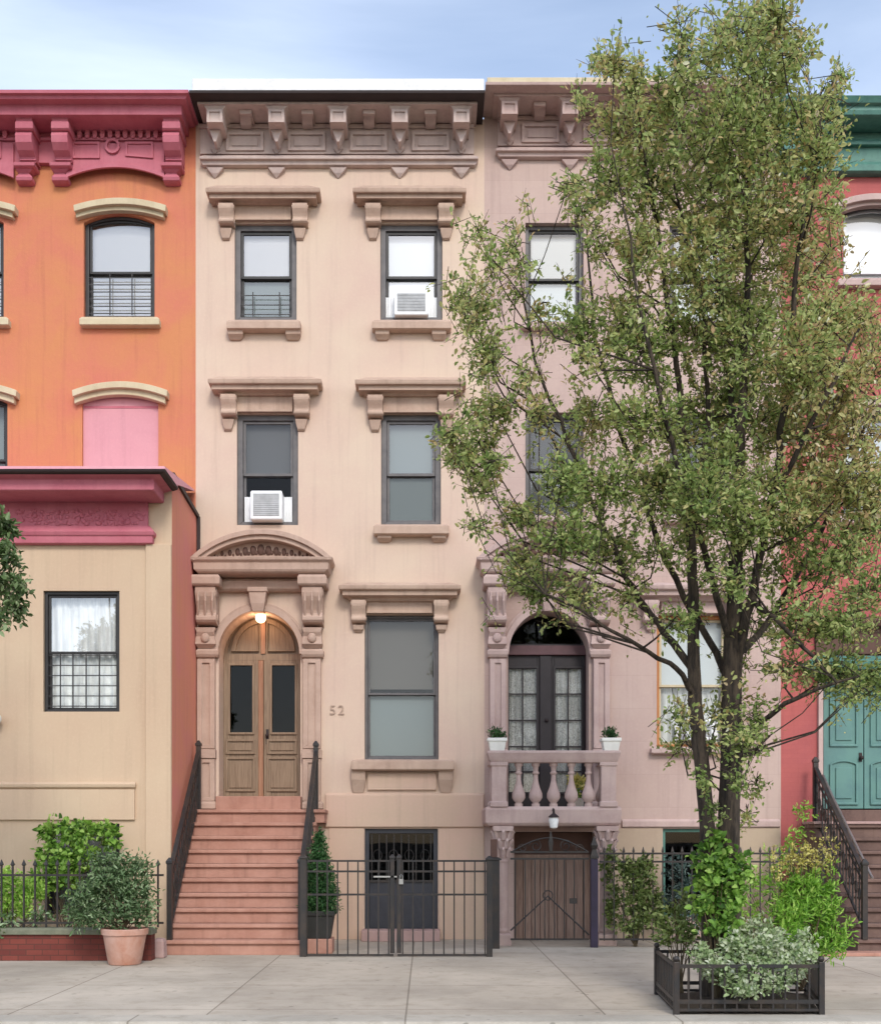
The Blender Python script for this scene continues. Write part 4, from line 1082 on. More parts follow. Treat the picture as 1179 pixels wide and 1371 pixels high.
# ================================================================== IRONWORK
def iron_rail(label, x, p_top, p_bot, zrail, h, slats, post_b=1.0, grab=None, name='iron_railing', panel=False, newel_h=None):
    """stair railing from (y, z) p_top to p_bot; slats = number of balusters"""
    t = thing(name, label, 'railing', (x, p_bot[0], p_bot[1]), 'iron stair railings')
    (ya, za), (yb, zb_) = p_top, p_bot
    for nm, dz in (('top_rail', h), ('bottom_rail', .12)):
        r = MB(); hw, hh = (.03, .02) if nm == 'top_rail' else (.016, .016)
        r.loft([[(x - hw, y, z + dz - hh), (x + hw, y, z + dz - hh), (x + hw, y, z + dz + hh), (x - hw, y, z + dz + hh)] for y, z in ((ya, za), (yb, zb_))])
        r.build('handrail' if nm == 'top_rail' else 'rail', M['black_iron'], t)
    mid = MB()
    mid.loft([[(x - .012, y, z + h - .17), (x + .012, y, z + h - .17), (x + .012, y, z + h - .145), (x - .012, y, z + h - .145)] for y, z in ((ya, za), (yb, zb_))])
    mid.build('rail', M['black_iron'], t)
    base = None
    for k in range(slats):
        f = (k + .5) / slats; y = ya + (yb - ya) * f; z = za + (zb_ - za) * f
        b = MB(); b.box(x - .009, x + .009, y - .009, y + .009, z + .11, z + h - .01)
        b.tube([(x, y + .05 * math.sin(a), z + h * .52 + .09 * math.cos(a)) for a in [2 * math.pi * j / 10 for j in range(11)]], .007, 4)
        b.build('baluster', M['black_iron'], t)
    for (y, z, hh) in ((ya, za, h + .06), (yb, zb_, newel_h or h + .12)):
        p = MB().rects([(z - .0, x - .035, x + .035, y - .035, y + .035), (z + hh, x - .035, x + .035, y - .035, y + .035), (z + hh + .01, x - .045, x + .045, y - .045, y + .045), (z + hh + .04, x - .045, x + .045, y - .045, y + .045), (z + hh + .09, x - .012, x + .012, y - .012, y + .012)])
        p.build('newel', M['black_iron'], t)
    return t
iron_rail('black iron stair railing beside the orange side wall', XA + .06, (-.40, 2.03), (-2.38, .2), 0, .92, 17)
iron_rail('black iron stair railing between the salmon steps and the potted conifer', XB - .05, (-.22, 2.03), (-2.38, .2), 0, .93, 17)
rr = iron_rail('black iron stair railing with a steel grab rail on the brown stoop', RX0 + .1, (-.30, Z(1104, -.55)), (-2.28, .2), 0, .90, 16)
g = MB().tube([(RX0 + .22, -.30, Z(1038, -.3)), (RX0 + .22, -.7, Z(1066, -.7)), (RX0 + .22, -2.2, Z(1172, -2.2)), (RX0 + .22, -2.26, Z(1176, -2.2))], .02, 8)
g.tube([(RX0 + .1, -.9, Z(1082, -.9) - .1), (RX0 + .22, -.9, Z(1082, -.9))], .012, 6)
g.build('grab_rail', M['steel'], rr, smooth=True)

def picket_mesh(z0, z1, w=.008, spear=True, twist=False):
    mb = MB()
    mb.box(-w, w, -w, w, z0, z1)
    if spear:
        mb.rects([(z1 + .001, -w * 1.0, w * 1.0, -w, w), (z1 + .02, -w * 2.4, w * 2.4, -w * 1.4, w * 1.4), (z1 + .09, -.002, .002, -.002, .002)])
    return mb
def fence_run(t, xa, xb, y, z0, z1, n, rails, m, w=.008, spear=True, rh=.014, rw=.012, inner=0.02):
    for z in rails: MB().box(xa, xb, y - rw, y + rw, z - rh, z + rh).build('rail', m, t)
    base = picket_mesh(z0, z1, w, spear).build('picket', m)
    base.parent = t; base.location = Vector((xa + (xb - xa) * .5 / n, y, 0)) - t.location
    for k in range(1, n):
        c = base.copy(); COL.objects.link(c); c.parent = t
        c.location = Vector((xa + (xb - xa) * (k + .5) / n, y, 0)) - t.location
def post(t, x, y, z1, hw, m, cap=True, name='post', z0=0.0):
    p = MB().rects([(z0, x - hw, x + hw, y - hw, y + hw), (z1, x - hw, x + hw, y - hw, y + hw)])
    if cap: p.rects([(z1 + .001, x - hw * 1.3, x + hw * 1.3, y - hw * 1.3, y + hw * 1.3), (z1 + .025, x - hw * 1.3, x + hw * 1.3, y - hw * 1.3, y + hw * 1.3), (z1 + .06, x - .01, x + .01, y - .01, y + .01)])
    return p.build(name, m, t, bevel=0.004)
# double gate before the peach house basement
YG = -2.62
def XG(p): return X(p, YG)
def ZG(p): return Z(p, YG)
for a, b, lab, lock in ((404, 527, 'iron gate leaf before the potted conifer, hung next to the salmon steps', False), (532, 656, 'iron gate leaf with steel padlock before the slate basement door', True)):
    t = thing('iron_gate', lab, 'gate', (XG((a + b) / 2), YG, 0), 'iron gate leaves before the peach house')
    fence_run(t, XG(a), XG(b), YG, ZG(1279), ZG(1153), 9, [ZG(1153), ZG(1167), ZG(1198), ZG(1279)], M['black_iron'], .009, False, .013, .012)
    if lock:
        post(t, XG(b) - .01, YG, ZG(1152), .04, M['black_iron'], z0=0.0); post(t, XG(a) + .02, YG, ZG(1150), .03, M['black_iron'], z0=.05)
        lk = MB().box(XG(537) - .03, XG(537) + .03, YG - .07, YG - .035, ZG(1184), ZG(1177)); lk.tube([(XG(537) - .02, YG - .052, ZG(1177)), (XG(537) - .02, YG - .052, ZG(1173)), (XG(537), YG - .052, ZG(1171)), (XG(537) + .02, YG - .052, ZG(1173)), (XG(537) + .02, YG - .052, ZG(1177))], .007, 6)
        lk.build('padlock', M['steel'], t, bevel=0.004)
        MB().box(XG(500), XG(537), YG - .03, YG - .014, ZG(1175), ZG(1173)).build('latch', M['steel'], t)
    else:
        post(t, XG(a) + .02, YG, ZG(1150), .045, M['black_iron']); post(t, XG(b) - .02, YG, ZG(1150), .03, M['black_iron'], z0=.05)
# stout post between the two front yards
t = thing('iron_post', 'stout dark iron boundary post beside the double gate', 'post', (X(661, -1.45), -1.45, 0))
post(t, X(661, -1.45), -1.45, Z(1152, -1.45), .078, M['black_iron'], cap=True)
MB().rects([(Z(1150, -1.45) - .01, X(661, -1.45) - .045, X(661, -1.45) + .045, -1.50, -1.40), (Z(1124, -1.45), X(661, -1.45) - .045, X(661, -1.45) + .045, -1.50, -1.40)]).build('upper_post', M['dark_brown'], t, bevel=0.005)
# ornamental gate under the balcony
YM = -1.32
def XM(p): return X(p, YM)
def ZM(p): return Z(p, YM)
t = thing('iron_gate', 'ornamental iron gate with scrolled crest and diagonal braces under the stone balcony', 'gate', (XM(737), YM, 0))
fence_run(t, XM(683), XM(788), YM, ZM(1258), ZM(1150), 8, [ZM(1258), ZM(1150), ZM(1141)], M['black_iron'], .008, False)
br = MB(); br.tube([(XM(683), YM - .02, ZM(1246)), (XM(733), YM - .02, ZM(1200)), (XM(788), YM - .02, ZM(1252))], .013, 5)
n = 14; cx_, cz_ = XM(733), ZM(1199)
br.tube([(cx_ + .07 * math.cos(2 * math.pi * k / n), YM - .02, cz_ + .07 * math.sin(2 * math.pi * k / n)) for k in range(n + 1)], .009, 5)
br.build('brace', M['black_iron'], t)
cr = MB(); n = 20
cr.tube([(XM(686 + 100 * k / n), YM, ZM(1140 - 18 * math.sin(math.pi * k / n))) for k in range(n + 1)], .011, 5)
for s in (-1, 1):
    for (px, r, dz) in ((20, 9, 8), (38, 6, 5)):
        ctr = XM(737 + s * px), ZM(1141 - dz)
        cr.tube([(ctr[0] + s * (r / 91) * (1 - k / 26) * math.cos(.5 * k), YM, ctr[1] + (r / 91) * (1 - k / 26) * math.sin(.5 * k)) for k in range(20)], .008, 4)
cr.rects([(ZM(1140), XM(737) - .02, XM(737) + .02, YM - .02, YM + .02), (ZM(1128), XM(737) - .035, XM(737) + .035, YM - .02, YM + .02), (ZM(1112), XM(737) - .004, XM(737) + .004, YM - .004, YM + .004)])
cr.build('crest', M['black_iron'], t)
MB().box(XM(762), XM(772), YM - .03, YM + .02, ZM(1210), ZM(1203)).build('lock', M['black_iron'], t)
t = thing('iron_post', 'purple iron gate post with pointed finial next to the ornamental gate', 'post', (XM(795), YM, 0))
post(t, XM(795), YM, ZM(1150), .052, M['purple_iron'], cap=False)
MB().rects([(ZM(1150) + .002, XM(795) - .06, XM(795) + .06, YM - .06, YM + .06), (ZM(1147), XM(795) - .06, XM(795) + .06, YM - .06, YM + .06), (ZM(1138), XM(795) - .03, XM(795) + .03, YM - .03, YM + .03), (ZM(1132), XM(795) - .05, XM(795) + .05, YM - .05, YM + .05), (ZM(1120), XM(795) - .006, XM(795) + .006, YM - .006, YM + .006)]).build('finial', M['black_iron'], t)
# spear-topped fence before the mauve house
t = thing('iron_fence', 'black spear topped iron fence overgrown with ivy before the mauve house', 'fence', (XM(950), YM, 0))
fence_run(t, XM(802), XM(1102), YM, ZM(1260), ZM(1142), 23, [ZM(1258), ZM(1154), ZM(1143)], M['black_iron'], .008, True)
post(t, XM(1100), YM, ZM(1140), .03, M['black_iron'])
# left fence on its brick plinth
YL = -3.05
def XL(p): return X(p, YL)
def ZL(p): return Z(p, YL)
t = thing('garden_wall', 'low dark red brick wall with mossy stone coping', 'wall', (XL(60), YL, 0))
MB().box(XL(-300), XL(205), YL - .10, YL + .10, 0, ZL(1251)).build('brick_wall', M['brick_red'], t)
MB().rects([(ZL(1251) + .001, XL(-300), XL(207), YL - .14, YL + .14), (ZL(1244), XL(-300), XL(207), YL - .14, YL + .14), (ZL(1242), XL(-300), XL(205), YL - .11, YL + .11)]).build('coping', M['green_stone'], t, bevel=0.01)
t = thing('iron_fence', 'black iron fence with clubbed pickets on the low brick wall', 'fence', (XL(60), YL, 0))
fence_run(t, XL(-200), XL(219), YL, ZL(1242), ZL(1160), 28, [ZL(1236), ZL(1172)], M['black_iron'], .011, True)
t = thing('stone_block', 'pale pinkish stone block at the foot of the salmon steps', 'stone', (XL(213), -2.75, 0))
MB().rects([(0, X(205, -2.75), X(222, -2.75), -2.86, -2.64), (.22, X(206, -2.75), X(221, -2.75), -2.85, -2.65), (.26, X(208, -2.75), X(219, -2.75), -2.83, -2.67)]).build('block', M['stoop_pale'], t, bevel=0.02)

# white lantern under the balcony, not lit
ln = thing('hanging_lantern', 'small white lantern hanging from the stone balcony edge', 'lantern', (X(741, -1.2), -1.2, Z(1095, -1.2)))
xc, zc = X(741, -1.2), Z(1101, -1.2)
MB().lathe(xc, -1.2, [(.02, zc - .10), (.055, zc - .08), (.075, zc + .03), (.06, zc + .07)], 12).build('glass', M['lantern_glass'], ln, smooth=True)
MB().lathe(xc, -1.2, [(.085, zc + .071), (.07, zc + .09), (.02, zc + .13), (.012, zc + .2)], 12).build('cap', M['gutter'], ln, smooth=True)
MB().tube([(xc, -1.2, zc + .18), (xc, -1.13, zc + .2), (xc, -1.09, zc + .17)], .012, 6).build('hook', M['gutter'], ln)
# ================================================================== PLANTS
NR = np.random.default_rng(11)
class Leaves:
    def __init__(s): s.b = []; s.d = []; s.L = []; s.t = []
    def add(s, b, d, L, t):
        s.b.append(b); s.d.append(d); s.L.append(L); s.t.append(t)
    def count(s): return sum(len(x) for x in s.b)
    def build(s, name, m, parent, width=.5, fold=.18, droop=.0):
        b = np.concatenate(s.b); d = np.concatenate(s.d); L = np.concatenate(s.L)[:, None]; t = np.concatenate(s.t)
        d = d / np.linalg.norm(d, axis=1, keepdims=True)
        n = len(b)
        up = NR.normal(size=(n, 3)) * .75 + np.array([0, -.25, .8])
        side = np.cross(d, up); side /= np.maximum(np.linalg.norm(side, axis=1, keepdims=True), 1e-6)
        nor = np.cross(side, d)
        org = np.array(parent.location) if parent else np.zeros(3)
        v = np.empty((n, 6, 3))
        v[:, 0] = b
        v[:, 1] = b + d * L * .32 - side * L * width * .46 + nor * L * fold
        v[:, 2] = b + d * L * .72 - side * L * width * .36 + nor * L * fold * .7
        v[:, 3] = b + d * L - nor * L * droop
        v[:, 4] = b + d * L * .72 + side * L * width * .36 + nor * L * fold * .7
        v[:, 5] = b + d * L * .32 + side * L * width * .46 + nor * L * fold
        v = (v - org).reshape(-1, 3)
        me = bpy.data.meshes.new(name)
        me.vertices.add(n * 6); me.vertices.foreach_set('co', v.astype(np.float32).ravel())
        # two quads meeting on the midrib
        q = np.array([[0, 3, 2, 1], [0, 5, 4, 3]])
        idx = (np.arange(n)[:, None, None] * 6 + q[None]).reshape(-1)
        me.loops.add(n * 8); me.loops.foreach_set('vertex_index', idx.astype(np.int32))
        me.polygons.add(n * 2); me.polygons.foreach_set('loop_start', (np.arange(n * 2) * 4).astype(np.int32))
        at = me.attributes.new('tint', 'FLOAT', 'FACE')
        at.data.foreach_set('value', np.repeat(np.clip(t, 0, 1), 2).astype(np.float32))
        me.update(calc_edges=True); me.validate()
        me.materials.append(m)
        o = bpy.data.objects.new(name, me); COL.objects.link(o)
        if parent: o.parent = parent
        return o
def rand_dir(n):
    v = NR.normal(size=(n, 3)); return v / np.linalg.norm(v, axis=1, keepdims=True)
def spray(lv, c, r, twigs, per, tl, L, mu, sd=.16, twmb=None, up=.25, out=.9, shell_=.45, twr=.004, lsd=.25, jitter=.02):
    """leafy twigs filling an ellipsoid: each twig carries leaves along its length"""
    c = np.array(c, float); r = np.array(r, float)
    u = rand_dir(twigs); rr = NR.uniform(shell_ ** 3, 1, twigs) ** (1 / 3) * .86
    st = c + u * r * rr[:, None]
    dr = u * out + rand_dir(twigs) * .7 + np.array([0, 0, up]); dr /= np.linalg.norm(dr, axis=1, keepdims=True)
    ln = tl * NR.uniform(.6, 1.2, twigs)
    st = st - dr * (ln * .6)[:, None]
    tm = NR.normal(mu, sd * .75, twigs)
    k = (np.arange(per) + .6) / per
    pos = st[:, None, :] + dr[:, None, :] * (ln[:, None] * k[None])[..., None]
    pos = pos + np.array([0, 0, -1]) * (k[None, :, None] ** 2) * tl * .12 + NR.normal(size=pos.shape) * jitter
    ld = dr[:, None, :] * .55 + NR.normal(size=pos.shape) * .62
    LL = L * NR.normal(1, lsd, (twigs, per)).clip(.5, 1.6)
    tt = tm[:, None] + NR.normal(0, sd, (twigs, per))
    lv.add(pos.reshape(-1, 3), ld.reshape(-1, 3), LL.reshape(-1), tt.reshape(-1))
    if twmb is not None:
        for s_, d_, l_ in zip(st, dr, ln):
            e = s_ + d_ * l_
            twmb.tube([s_, s_ + d_ * l_ * .5, e], [twr, twr * .8, twr * .4], 3, cap=False)

def px_r(px, Y): return px / S(Y)

# ---------------------------------------------------------------- the street tree
TY = -7.0
tree = thing('street_tree', 'tall slender street tree with several upright stems and olive green leaves', 'tree', (X(965, TY), TY, 0.02))
limb_px = [  # (px, py, y offset, radius in px) runs from the root up
    [(952, 1345, 0, 17), (950, 1230, 0, 14), (947, 1110, 0, 12.5), (938, 1010, .02, 12), (930, 940, .05, 11.5), (928, 850, .08, 9.5), (926, 740, .12, 7.8), (918, 600, .2, 5.6), (902, 450, .3, 4.2), (880, 300, .35, 3), (850, 170, .4, 2.8), (826, 70, .45, 1.2)],
    [(972, 1345, -.05, 22), (974, 1230, -.03, 19), (976, 1100, 0, 17.5), (979, 1000, 0, 17), (980, 920, 0, 16), (984, 800, 0, 13), (986, 700, -.05, 9.5), (992, 560, -.1, 6.8), (1000, 400, -.1, 5), (1002, 240, -.1, 3.4), (1006, 110, -.1, 3), (1016, 10, -.1, 1.2)],
    [(982, 900, 0, 9), (996, 840, -.1, 8), (1012, 770, -.2, 7), (1036, 650, -.3, 6), (1056, 500, -.4, 5), (1068, 340, -.4, 3.6), (1086, 200, -.4, 2.4), (1118, 100, -.4, 1)],
    [(930, 930, .05, 5), (905, 895, -.2, 4.2), (860, 868, -.5, 3.5), (815, 843, -.7, 2.8), (775, 815, -.9, 2.2), (730, 795, -1, 1.6)],
    [(929, 900, .05, 6.5), (902, 862, .2, 6), (872, 825, .3, 5.2), (838, 775, .5, 4.4), (800, 690, .7, 3.8), (758, 590, .8, 3.0), (715, 480, .9, 2.2), (690, 330, .9, 1)],
    [(975, 910, 0, 6), (950, 860, .4, 5.6), (915, 800, .7, 5), (872, 700, 1.0, 4.4), (830, 580, 1.2, 3.6), (795, 450, 1.2, 2.6), (785, 300, 1.2, 1.2)],
    [(978, 860, 0, 6), (955, 780, -.3, 5.4), (930, 690, -.7, 4.8), (890, 560, -.9, 3.8), (860, 430, -1, 2.8), (835, 280, -1, 1.4)],
    [(984, 1010, 0, 5), (1010, 975, -.2, 4.6), (1050, 942, -.5, 4), (1095, 922, -.6, 3), (1150, 905, -.7, 1.4)],
    [(986, 880, 0, 6), (1015, 850, .3, 5.4), (1048, 800, .6, 4.8), (1085, 740, .9, 4.2), (1130, 650, 1.0, 3.2), (1172, 530, 1.0, 1.6)],
    [(988, 740, 0, 6), (1020, 690, -.4, 5.2), (1060, 620, -.7, 4.4), (1105, 530, -.9, 3.4), (1150, 440, -1, 1.6)],
    [(992, 600, 0, 5), (970, 480, .4, 4.2), (955, 330, .5, 3.2), (945, 180, .5, 2), (915, 50, .5, 1)],
    [(926, 700, .1, 5), (948, 560, .3, 4), (940, 400, .2, 3), (900, 240, .2, 1.6)],
    [(976, 1000, 0, 4), (1005, 1010, -.3, 3), (1030, 985, -.4, 1.6)],
    [(1002, 800, -.1, 4.5), (1040, 830, -.6, 4), (1090, 880, -.8, 3), (1120, 915, -.9, 1.6)],
]
tr = MB(); nodes = []
for limb in limb_px:
    pts, rs = [], []
    for a, b in zip(limb, limb[1:]):
        m_ = 4
        for k in range(m_):
            t = k / m_
            px, py, dy, r = (a[i] + (b[i] - a[i]) * t for i in range(4))
            wob = 0 if k == 0 else NR.normal(0, 1.6 if r < 9 else .8)
            pts.append(Vector(P(px + wob, py, TY + dy))); rs.append(px_r(r * .84, TY + dy))
    pts.append(Vector(P(*limb[-1][:2], TY + limb[-1][2]))); rs.append(px_r(limb[-1][3], TY))
    tr.tube(pts, rs, 9)
    nodes += [(p, r) for p, r in zip(pts, rs) if r < .10 and p.z > 2.2]
lobes = """1000 40 52 42;1040 25 32 35;960 75 42 36;912 48 17 46;905 118 34 36;1062 78 38 32;1010 112 58 50;1118 108 13 24;1092 148 34 34;822 88 26 22;848 108 14 16;800 78 15 8;780 132 10 8 s;
842 165 46 44;900 172 56 48;970 182 66 60;1048 182 58 50;1095 205 30 46;815 240 40 42;872 250 56 50;940 262 66 60;1020 272 66 60;1082 285 44 52;780 285 22 26 s;800 330 26 34 s;858 340 38 46;930 350 58 58;1010 360 66 60;1080 372 44 56;
690 330 22 36 s;662 350 15 30 s;640 408 28 32;718 412 22 20 s;690 392 18 20 s;650 470 30 34;700 500 20 32 s;775 432 34 30;832 430 44 46;785 480 28 30 s;860 472 56 48;930 452 56 50;1000 462 60 60;1070 472 56 60;1138 432 40 42;1165 480 28 46;
660 545 34 28;606 580 22 24;640 592 20 22 s;722 560 24 34 s;792 562 48 42;868 562 56 46;940 562 56 56;1010 572 54 60;1090 572 58 58;1150 582 38 48;646 640 28 24;694 690 26 26;752 642 30 30;812 652 52 40;880 652 54 42;950 662 54 50;1030 662 56 50;1110 672 48 48;1160 662 32 46;
632 700 12 6 s;702 748 28 22;752 722 42 34;810 732 50 36;880 742 50 36 s;960 752 56 42 s;1040 752 50 42 s;1100 762 46 34 s;1160 790 34 34;722 790 34 24;780 800 34 22;840 800 32 28 s;900 832 36 26 s;1010 832 44 40 s;1070 832 40 38;1130 832 46 30;1060 892 36 30 s;1120 902 40 26;1165 905 26 28;
912 1000 26 28 s;940 1045 12 18 s;996 992 20 26;1012 1050 18 20 s;1000 1090 18 16 s;975 900 16 44 s;910 960 20 16 s;1150 925 18 14 s;700 770 20 14 s;655 620 16 16;618 612 10 12;625 440 14 16 s;612 400 10 12 s;640 310 10 14 s;960 620 40 40;950 1000 16 26 s;985 1050 16 30 s;955 1085 18 18 s;1010 960 22 24 s;960 960 14 24 s;1112 335 20 40 s;1100 430 40 40;1128 520 40 40;1142 640 40 40;1085 500 40 40;1060 700 40 36;1125 735 44 30;1165 700 24 40;1000 700 40 36;930 700 34 34;985 520 40 40;1010 430 40 40;960 400 36 36;1000 300 40 40;900 640 40 34;1050 560 40 40;1090 640 40 40;980 780 34 30 s;760 250 10 10 s"""
cl = Leaves(); tw = MB(); filler = []
for item in lobes.replace('\n', '').split(';'):
    w = item.split()
    px, py, rx, ry = map(float, w[:4]); sparse = len(w) > 4
    rx *= 1.1; ry *= 1.1
    e = max(.15, 1 - ((px - 950) / 380) ** 2)
    Yd = TY + NR.uniform(-1.25, 1.25) * e ** .5
    c = np.array(P(px, py, Yd)); r = np.array([px_r(rx, Yd), min(.62, px_r((rx + ry) / 2, Yd) * 1.15), px_r(ry, Yd)])
    brown = 1.0 if (px > 1020 and 230 < py < 700) else .35 if py < 420 else 0.15
    mu = .34 + .26 * brown + NR.normal(0, .07) - (.10 if py > 640 else 0)
    area = rx * ry
    n = int(area * (.010 if sparse else .024)) + 3
    filler.append((px, py, rx, ry, Yd, sparse))
    spray(cl, c, r, n, 17, .30, .047, mu, .13, tw, up=.32, shell_=.25, twr=.0045)
    # feeder branches from the nearest limb below
    best = min(nodes, key=lambda q: (q[0] - Vector(c)).length + 4.0 * max(0, .75 * ((q[0].x - c[0]) ** 2 + (q[0].y - c[1]) ** 2) ** .5 - (c[2] - q[0].z)))
    a = best[0]; vv = Vector(c) - a
    if vv.length > .12:
        midp = a + vv * .5 + Vector((vv.x * .12, vv.y * .12, -.10 * vv.length)) + Vector(NR.normal(0, .05, 3))
        r0 = min(best[1] * .6, .011)
        tr.tube([a, midp, Vector(c)], [r0, r0 * .8, .005], 5)
        for k in range(6 if not sparse else 4):
            u = rand_dir(1)[0]; e_ = np.array(c) + u * r * .8
            tw.tube([Vector(c) + Vector(u) * .0, Vector(c) + Vector(u * r * .4) + Vector((0, 0, .03)), Vector(e_)], [.006, .005, .003], 4, cap=False)
# loose sprigs between the boughs, so that the crown has no hard lobes
for k in range(1500):
    px, py, rx, ry, Yd, sp = filler[NR.integers(len(filler))]
    if sp and NR.random() < .55: continue
    qx, qy = px + NR.normal(0, .75) * rx, py + NR.normal(0, .75) * ry
    if qx < 590 or qy < 2 or qy > 1010 or (qx > 1130 and qy < 330): continue
    if qy < 130 and not (885 < qx < 1075 or abs(qx - px) < rx * .8): continue
    Y2 = TY + NR.uniform(-1.5, 1.1) * max(.2, 1 - ((qx - 950) / 380) ** 2) ** .5
    brown = 1.0 if (qx > 1020 and 230 < qy < 700) else .35 if qy < 420 else 0.15
    spray(cl, P(qx, qy, Y2), (.09, .09, .09), 2, 9, .34, .05, .36 + .26 * brown, .16, tw, up=.35, shell_=0, twr=.004)
tr.build('trunk', M['bark'], tree, smooth=True)
tw.build('twigs', M['bark'], tree)
cl.build('crown', L['tree'], tree, width=.56, fold=.14)
print('tree leaves', cl.count())

# ---------------------------------------------------------------- the tree beyond the left edge
sy = -6.0
lt = thing('street_tree', 'leafy fresh green tree boughs reaching in front of the tan extension', 'tree', (X(-130, sy), sy, 0.02))
t = MB(); t.tube([P(-130, 1330, sy), P(-132, 1050, sy), P(-128, 850, sy), P(-120, 700, sy), P(-110, 560, sy)], [.10, .085, .075, .06, .04], 10)
for e in ((-20, 700), (0, 760), (-10, 810), (-60, 640), (-190, 650), (-220, 760), (-90, 560), (-160, 540)):
    t.tube([P(-126, 830, sy), P((-126 + e[0]) / 2, (800 + e[1]) / 2 + 5, sy + .1), P(*e, sy)], [.04, .025, .008], 6)
t.build('trunk', M['bark'], lt, smooth=True)
cl = Leaves(); tw = MB()
for px, py, rx, ry in ((6, 705, 18, 20), (10, 745, 18, 22), (-2, 780, 26, 24), (24, 790, 16, 14), (14, 815, 16, 18), (-10, 835, 20, 16), (-50, 740, 50, 60), (-60, 660, 46, 50), (-110, 600, 60, 60), (-170, 680, 60, 60), (-200, 770, 50, 50), (-110, 520, 50, 40), (-60, 800, 40, 30), (-130, 760, 60, 50)):
    Yd = sy + NR.uniform(-.3, .3)
    spray(cl, P(px, py, Yd), (px_r(rx, Yd), .25, px_r(ry, Yd)), int(rx * ry * .045) + 4, 13, .22, .07, .55, .2, tw, up=-.1, shell_=.2)
tw.build('twigs', M['bark'], lt); cl.build('crown', L['street'], lt, width=.5)

# ---------------------------------------------------------------- tree pit, guard and planting
GY0, GY1 = -7.68, -6.35
gx = [X(905, GY0), X(1099, GY0)]
gb = [X(879, GY1), X(1080, GY1)]
soil = MB(); n = 14; vs = []; fs = []
for j in range(n + 1):
    for i in range(n + 1):
        u, v = i / n, j / n
        xa = gx[0] + (gb[0] - gx[0]) * v; xb = gx[1] + (gb[1] - gx[1]) * v
        vs.append((xa + (xb - xa) * u, GY0 + (GY1 - GY0) * v, .012 + .09 * math.sin(math.pi * u) * math.sin(math.pi * v) + NR.uniform(0, .02) * (0 < u < 1)))
for j in range(n):
    for i in range(n): fs.append((j * (n + 1) + i, j * (n + 1) + i + 1, (j + 1) * (n + 1) + i + 1, (j + 1) * (n + 1) + i))
tag(soil.add(vs, fs).build('soil', M['soil'], smooth=True), label='dark soil in the tree pit', kind='structure')
gd = thing('tree_guard', 'low black iron tree guard fence around the planted tree pit', 'tree guard', ((gx[0] + gx[1]) / 2, (GY0 + GY1) / 2, 0))
corners = [(gx[0], GY0), (gx[1], GY0), (gb[1], GY1), (gb[0], GY1)]
ztg = Z(1291, GY0)
for (xa, ya), (xb, yb) in zip(corners, corners[1:] + corners[:1]):
    dv = Vector((xb - xa, yb - ya, 0)); ln = dv.length; dv.normalize(); nv = Vector((-dv.y, dv.x, 0)) * .012
    for z, hh in ((ztg - .02, .016), (.12, .018), (.045, .012)):
        r = MB(); a, b = Vector((xa, ya, 0)), Vector((xb, yb, 0))
        r.loft([[tuple(p - nv + Vector((0, 0, z - hh))), tuple(p + nv + Vector((0, 0, z - hh))), tuple(p + nv + Vector((0, 0, z + hh))), tuple(p - nv + Vector((0, 0, z + hh)))] for p in (a, b)])
        r.build('rail', M['black_iron'], gd)
    k = max(3, int(ln / .105))
    for j in range(1, k):
        p = Vector((xa, ya, 0)) + dv * ln * j / k
        MB().box(p.x - .008, p.x + .008, p.y - .008, p.y + .008, .03, ztg - .02).build('picket', M['black_iron'], gd)
for (xa, ya) in corners:
    post(gd, xa, ya, ztg + .02, .026, M['black_iron'], cap=False)
    MB().ball((xa, ya, ztg + .045), .03, 8, 6).build('finial', M['black_iron'], gd, smooth=True)

def bush(name, label, cat, mat, blobs, base, L_=.05, per=12, tl=.18, dens=1.0, mu=.5, sd=.2, stems=6, width=.5, up=.3, group=None, stemr=.007, out=.9, droop=0, bark_='bark_pale'):
    """leafy plant from blobs (px, py, Y, rx, ry[, ryd]); stems run from the base point to the blobs"""
    t = thing(name, label, cat, base, group)
    lv = Leaves(); tw = MB()
    for bl_ in blobs:
        px, py, Y, rx, ry = bl_[:5]
        c = P(px, py, Y); r = (px_r(rx, Y), bl_[5] if len(bl_) > 5 else px_r((rx + ry) / 2, Y) * .8, px_r(ry, Y))
        n = max(4, int(dens * r[0] * r[2] / (L_ * L_) * 2.2))
        spray(lv, c, r, n, per, tl, L_, mu, sd, None, up=up, shell_=.15, out=out)
        for k in range(stems):
            b = Vector(base) + Vector((NR.uniform(-.03, .03), NR.uniform(-.03, .03), 0))
            e = Vector(c) + Vector(rand_dir(1)[0] * np.array(r) * .6)
            tw.tube([b, b.lerp(e, .5) + Vector((NR.normal(0, .015), 0, .04)), e], [stemr, stemr * .8, stemr * .4], 5, cap=False)
    tw.build('stem', M[bark_], t)
    lv.build('foliage', L[mat], t, width=width, droop=droop)
    return t
BX = (X(1000, -7.1), -7.1, .08)
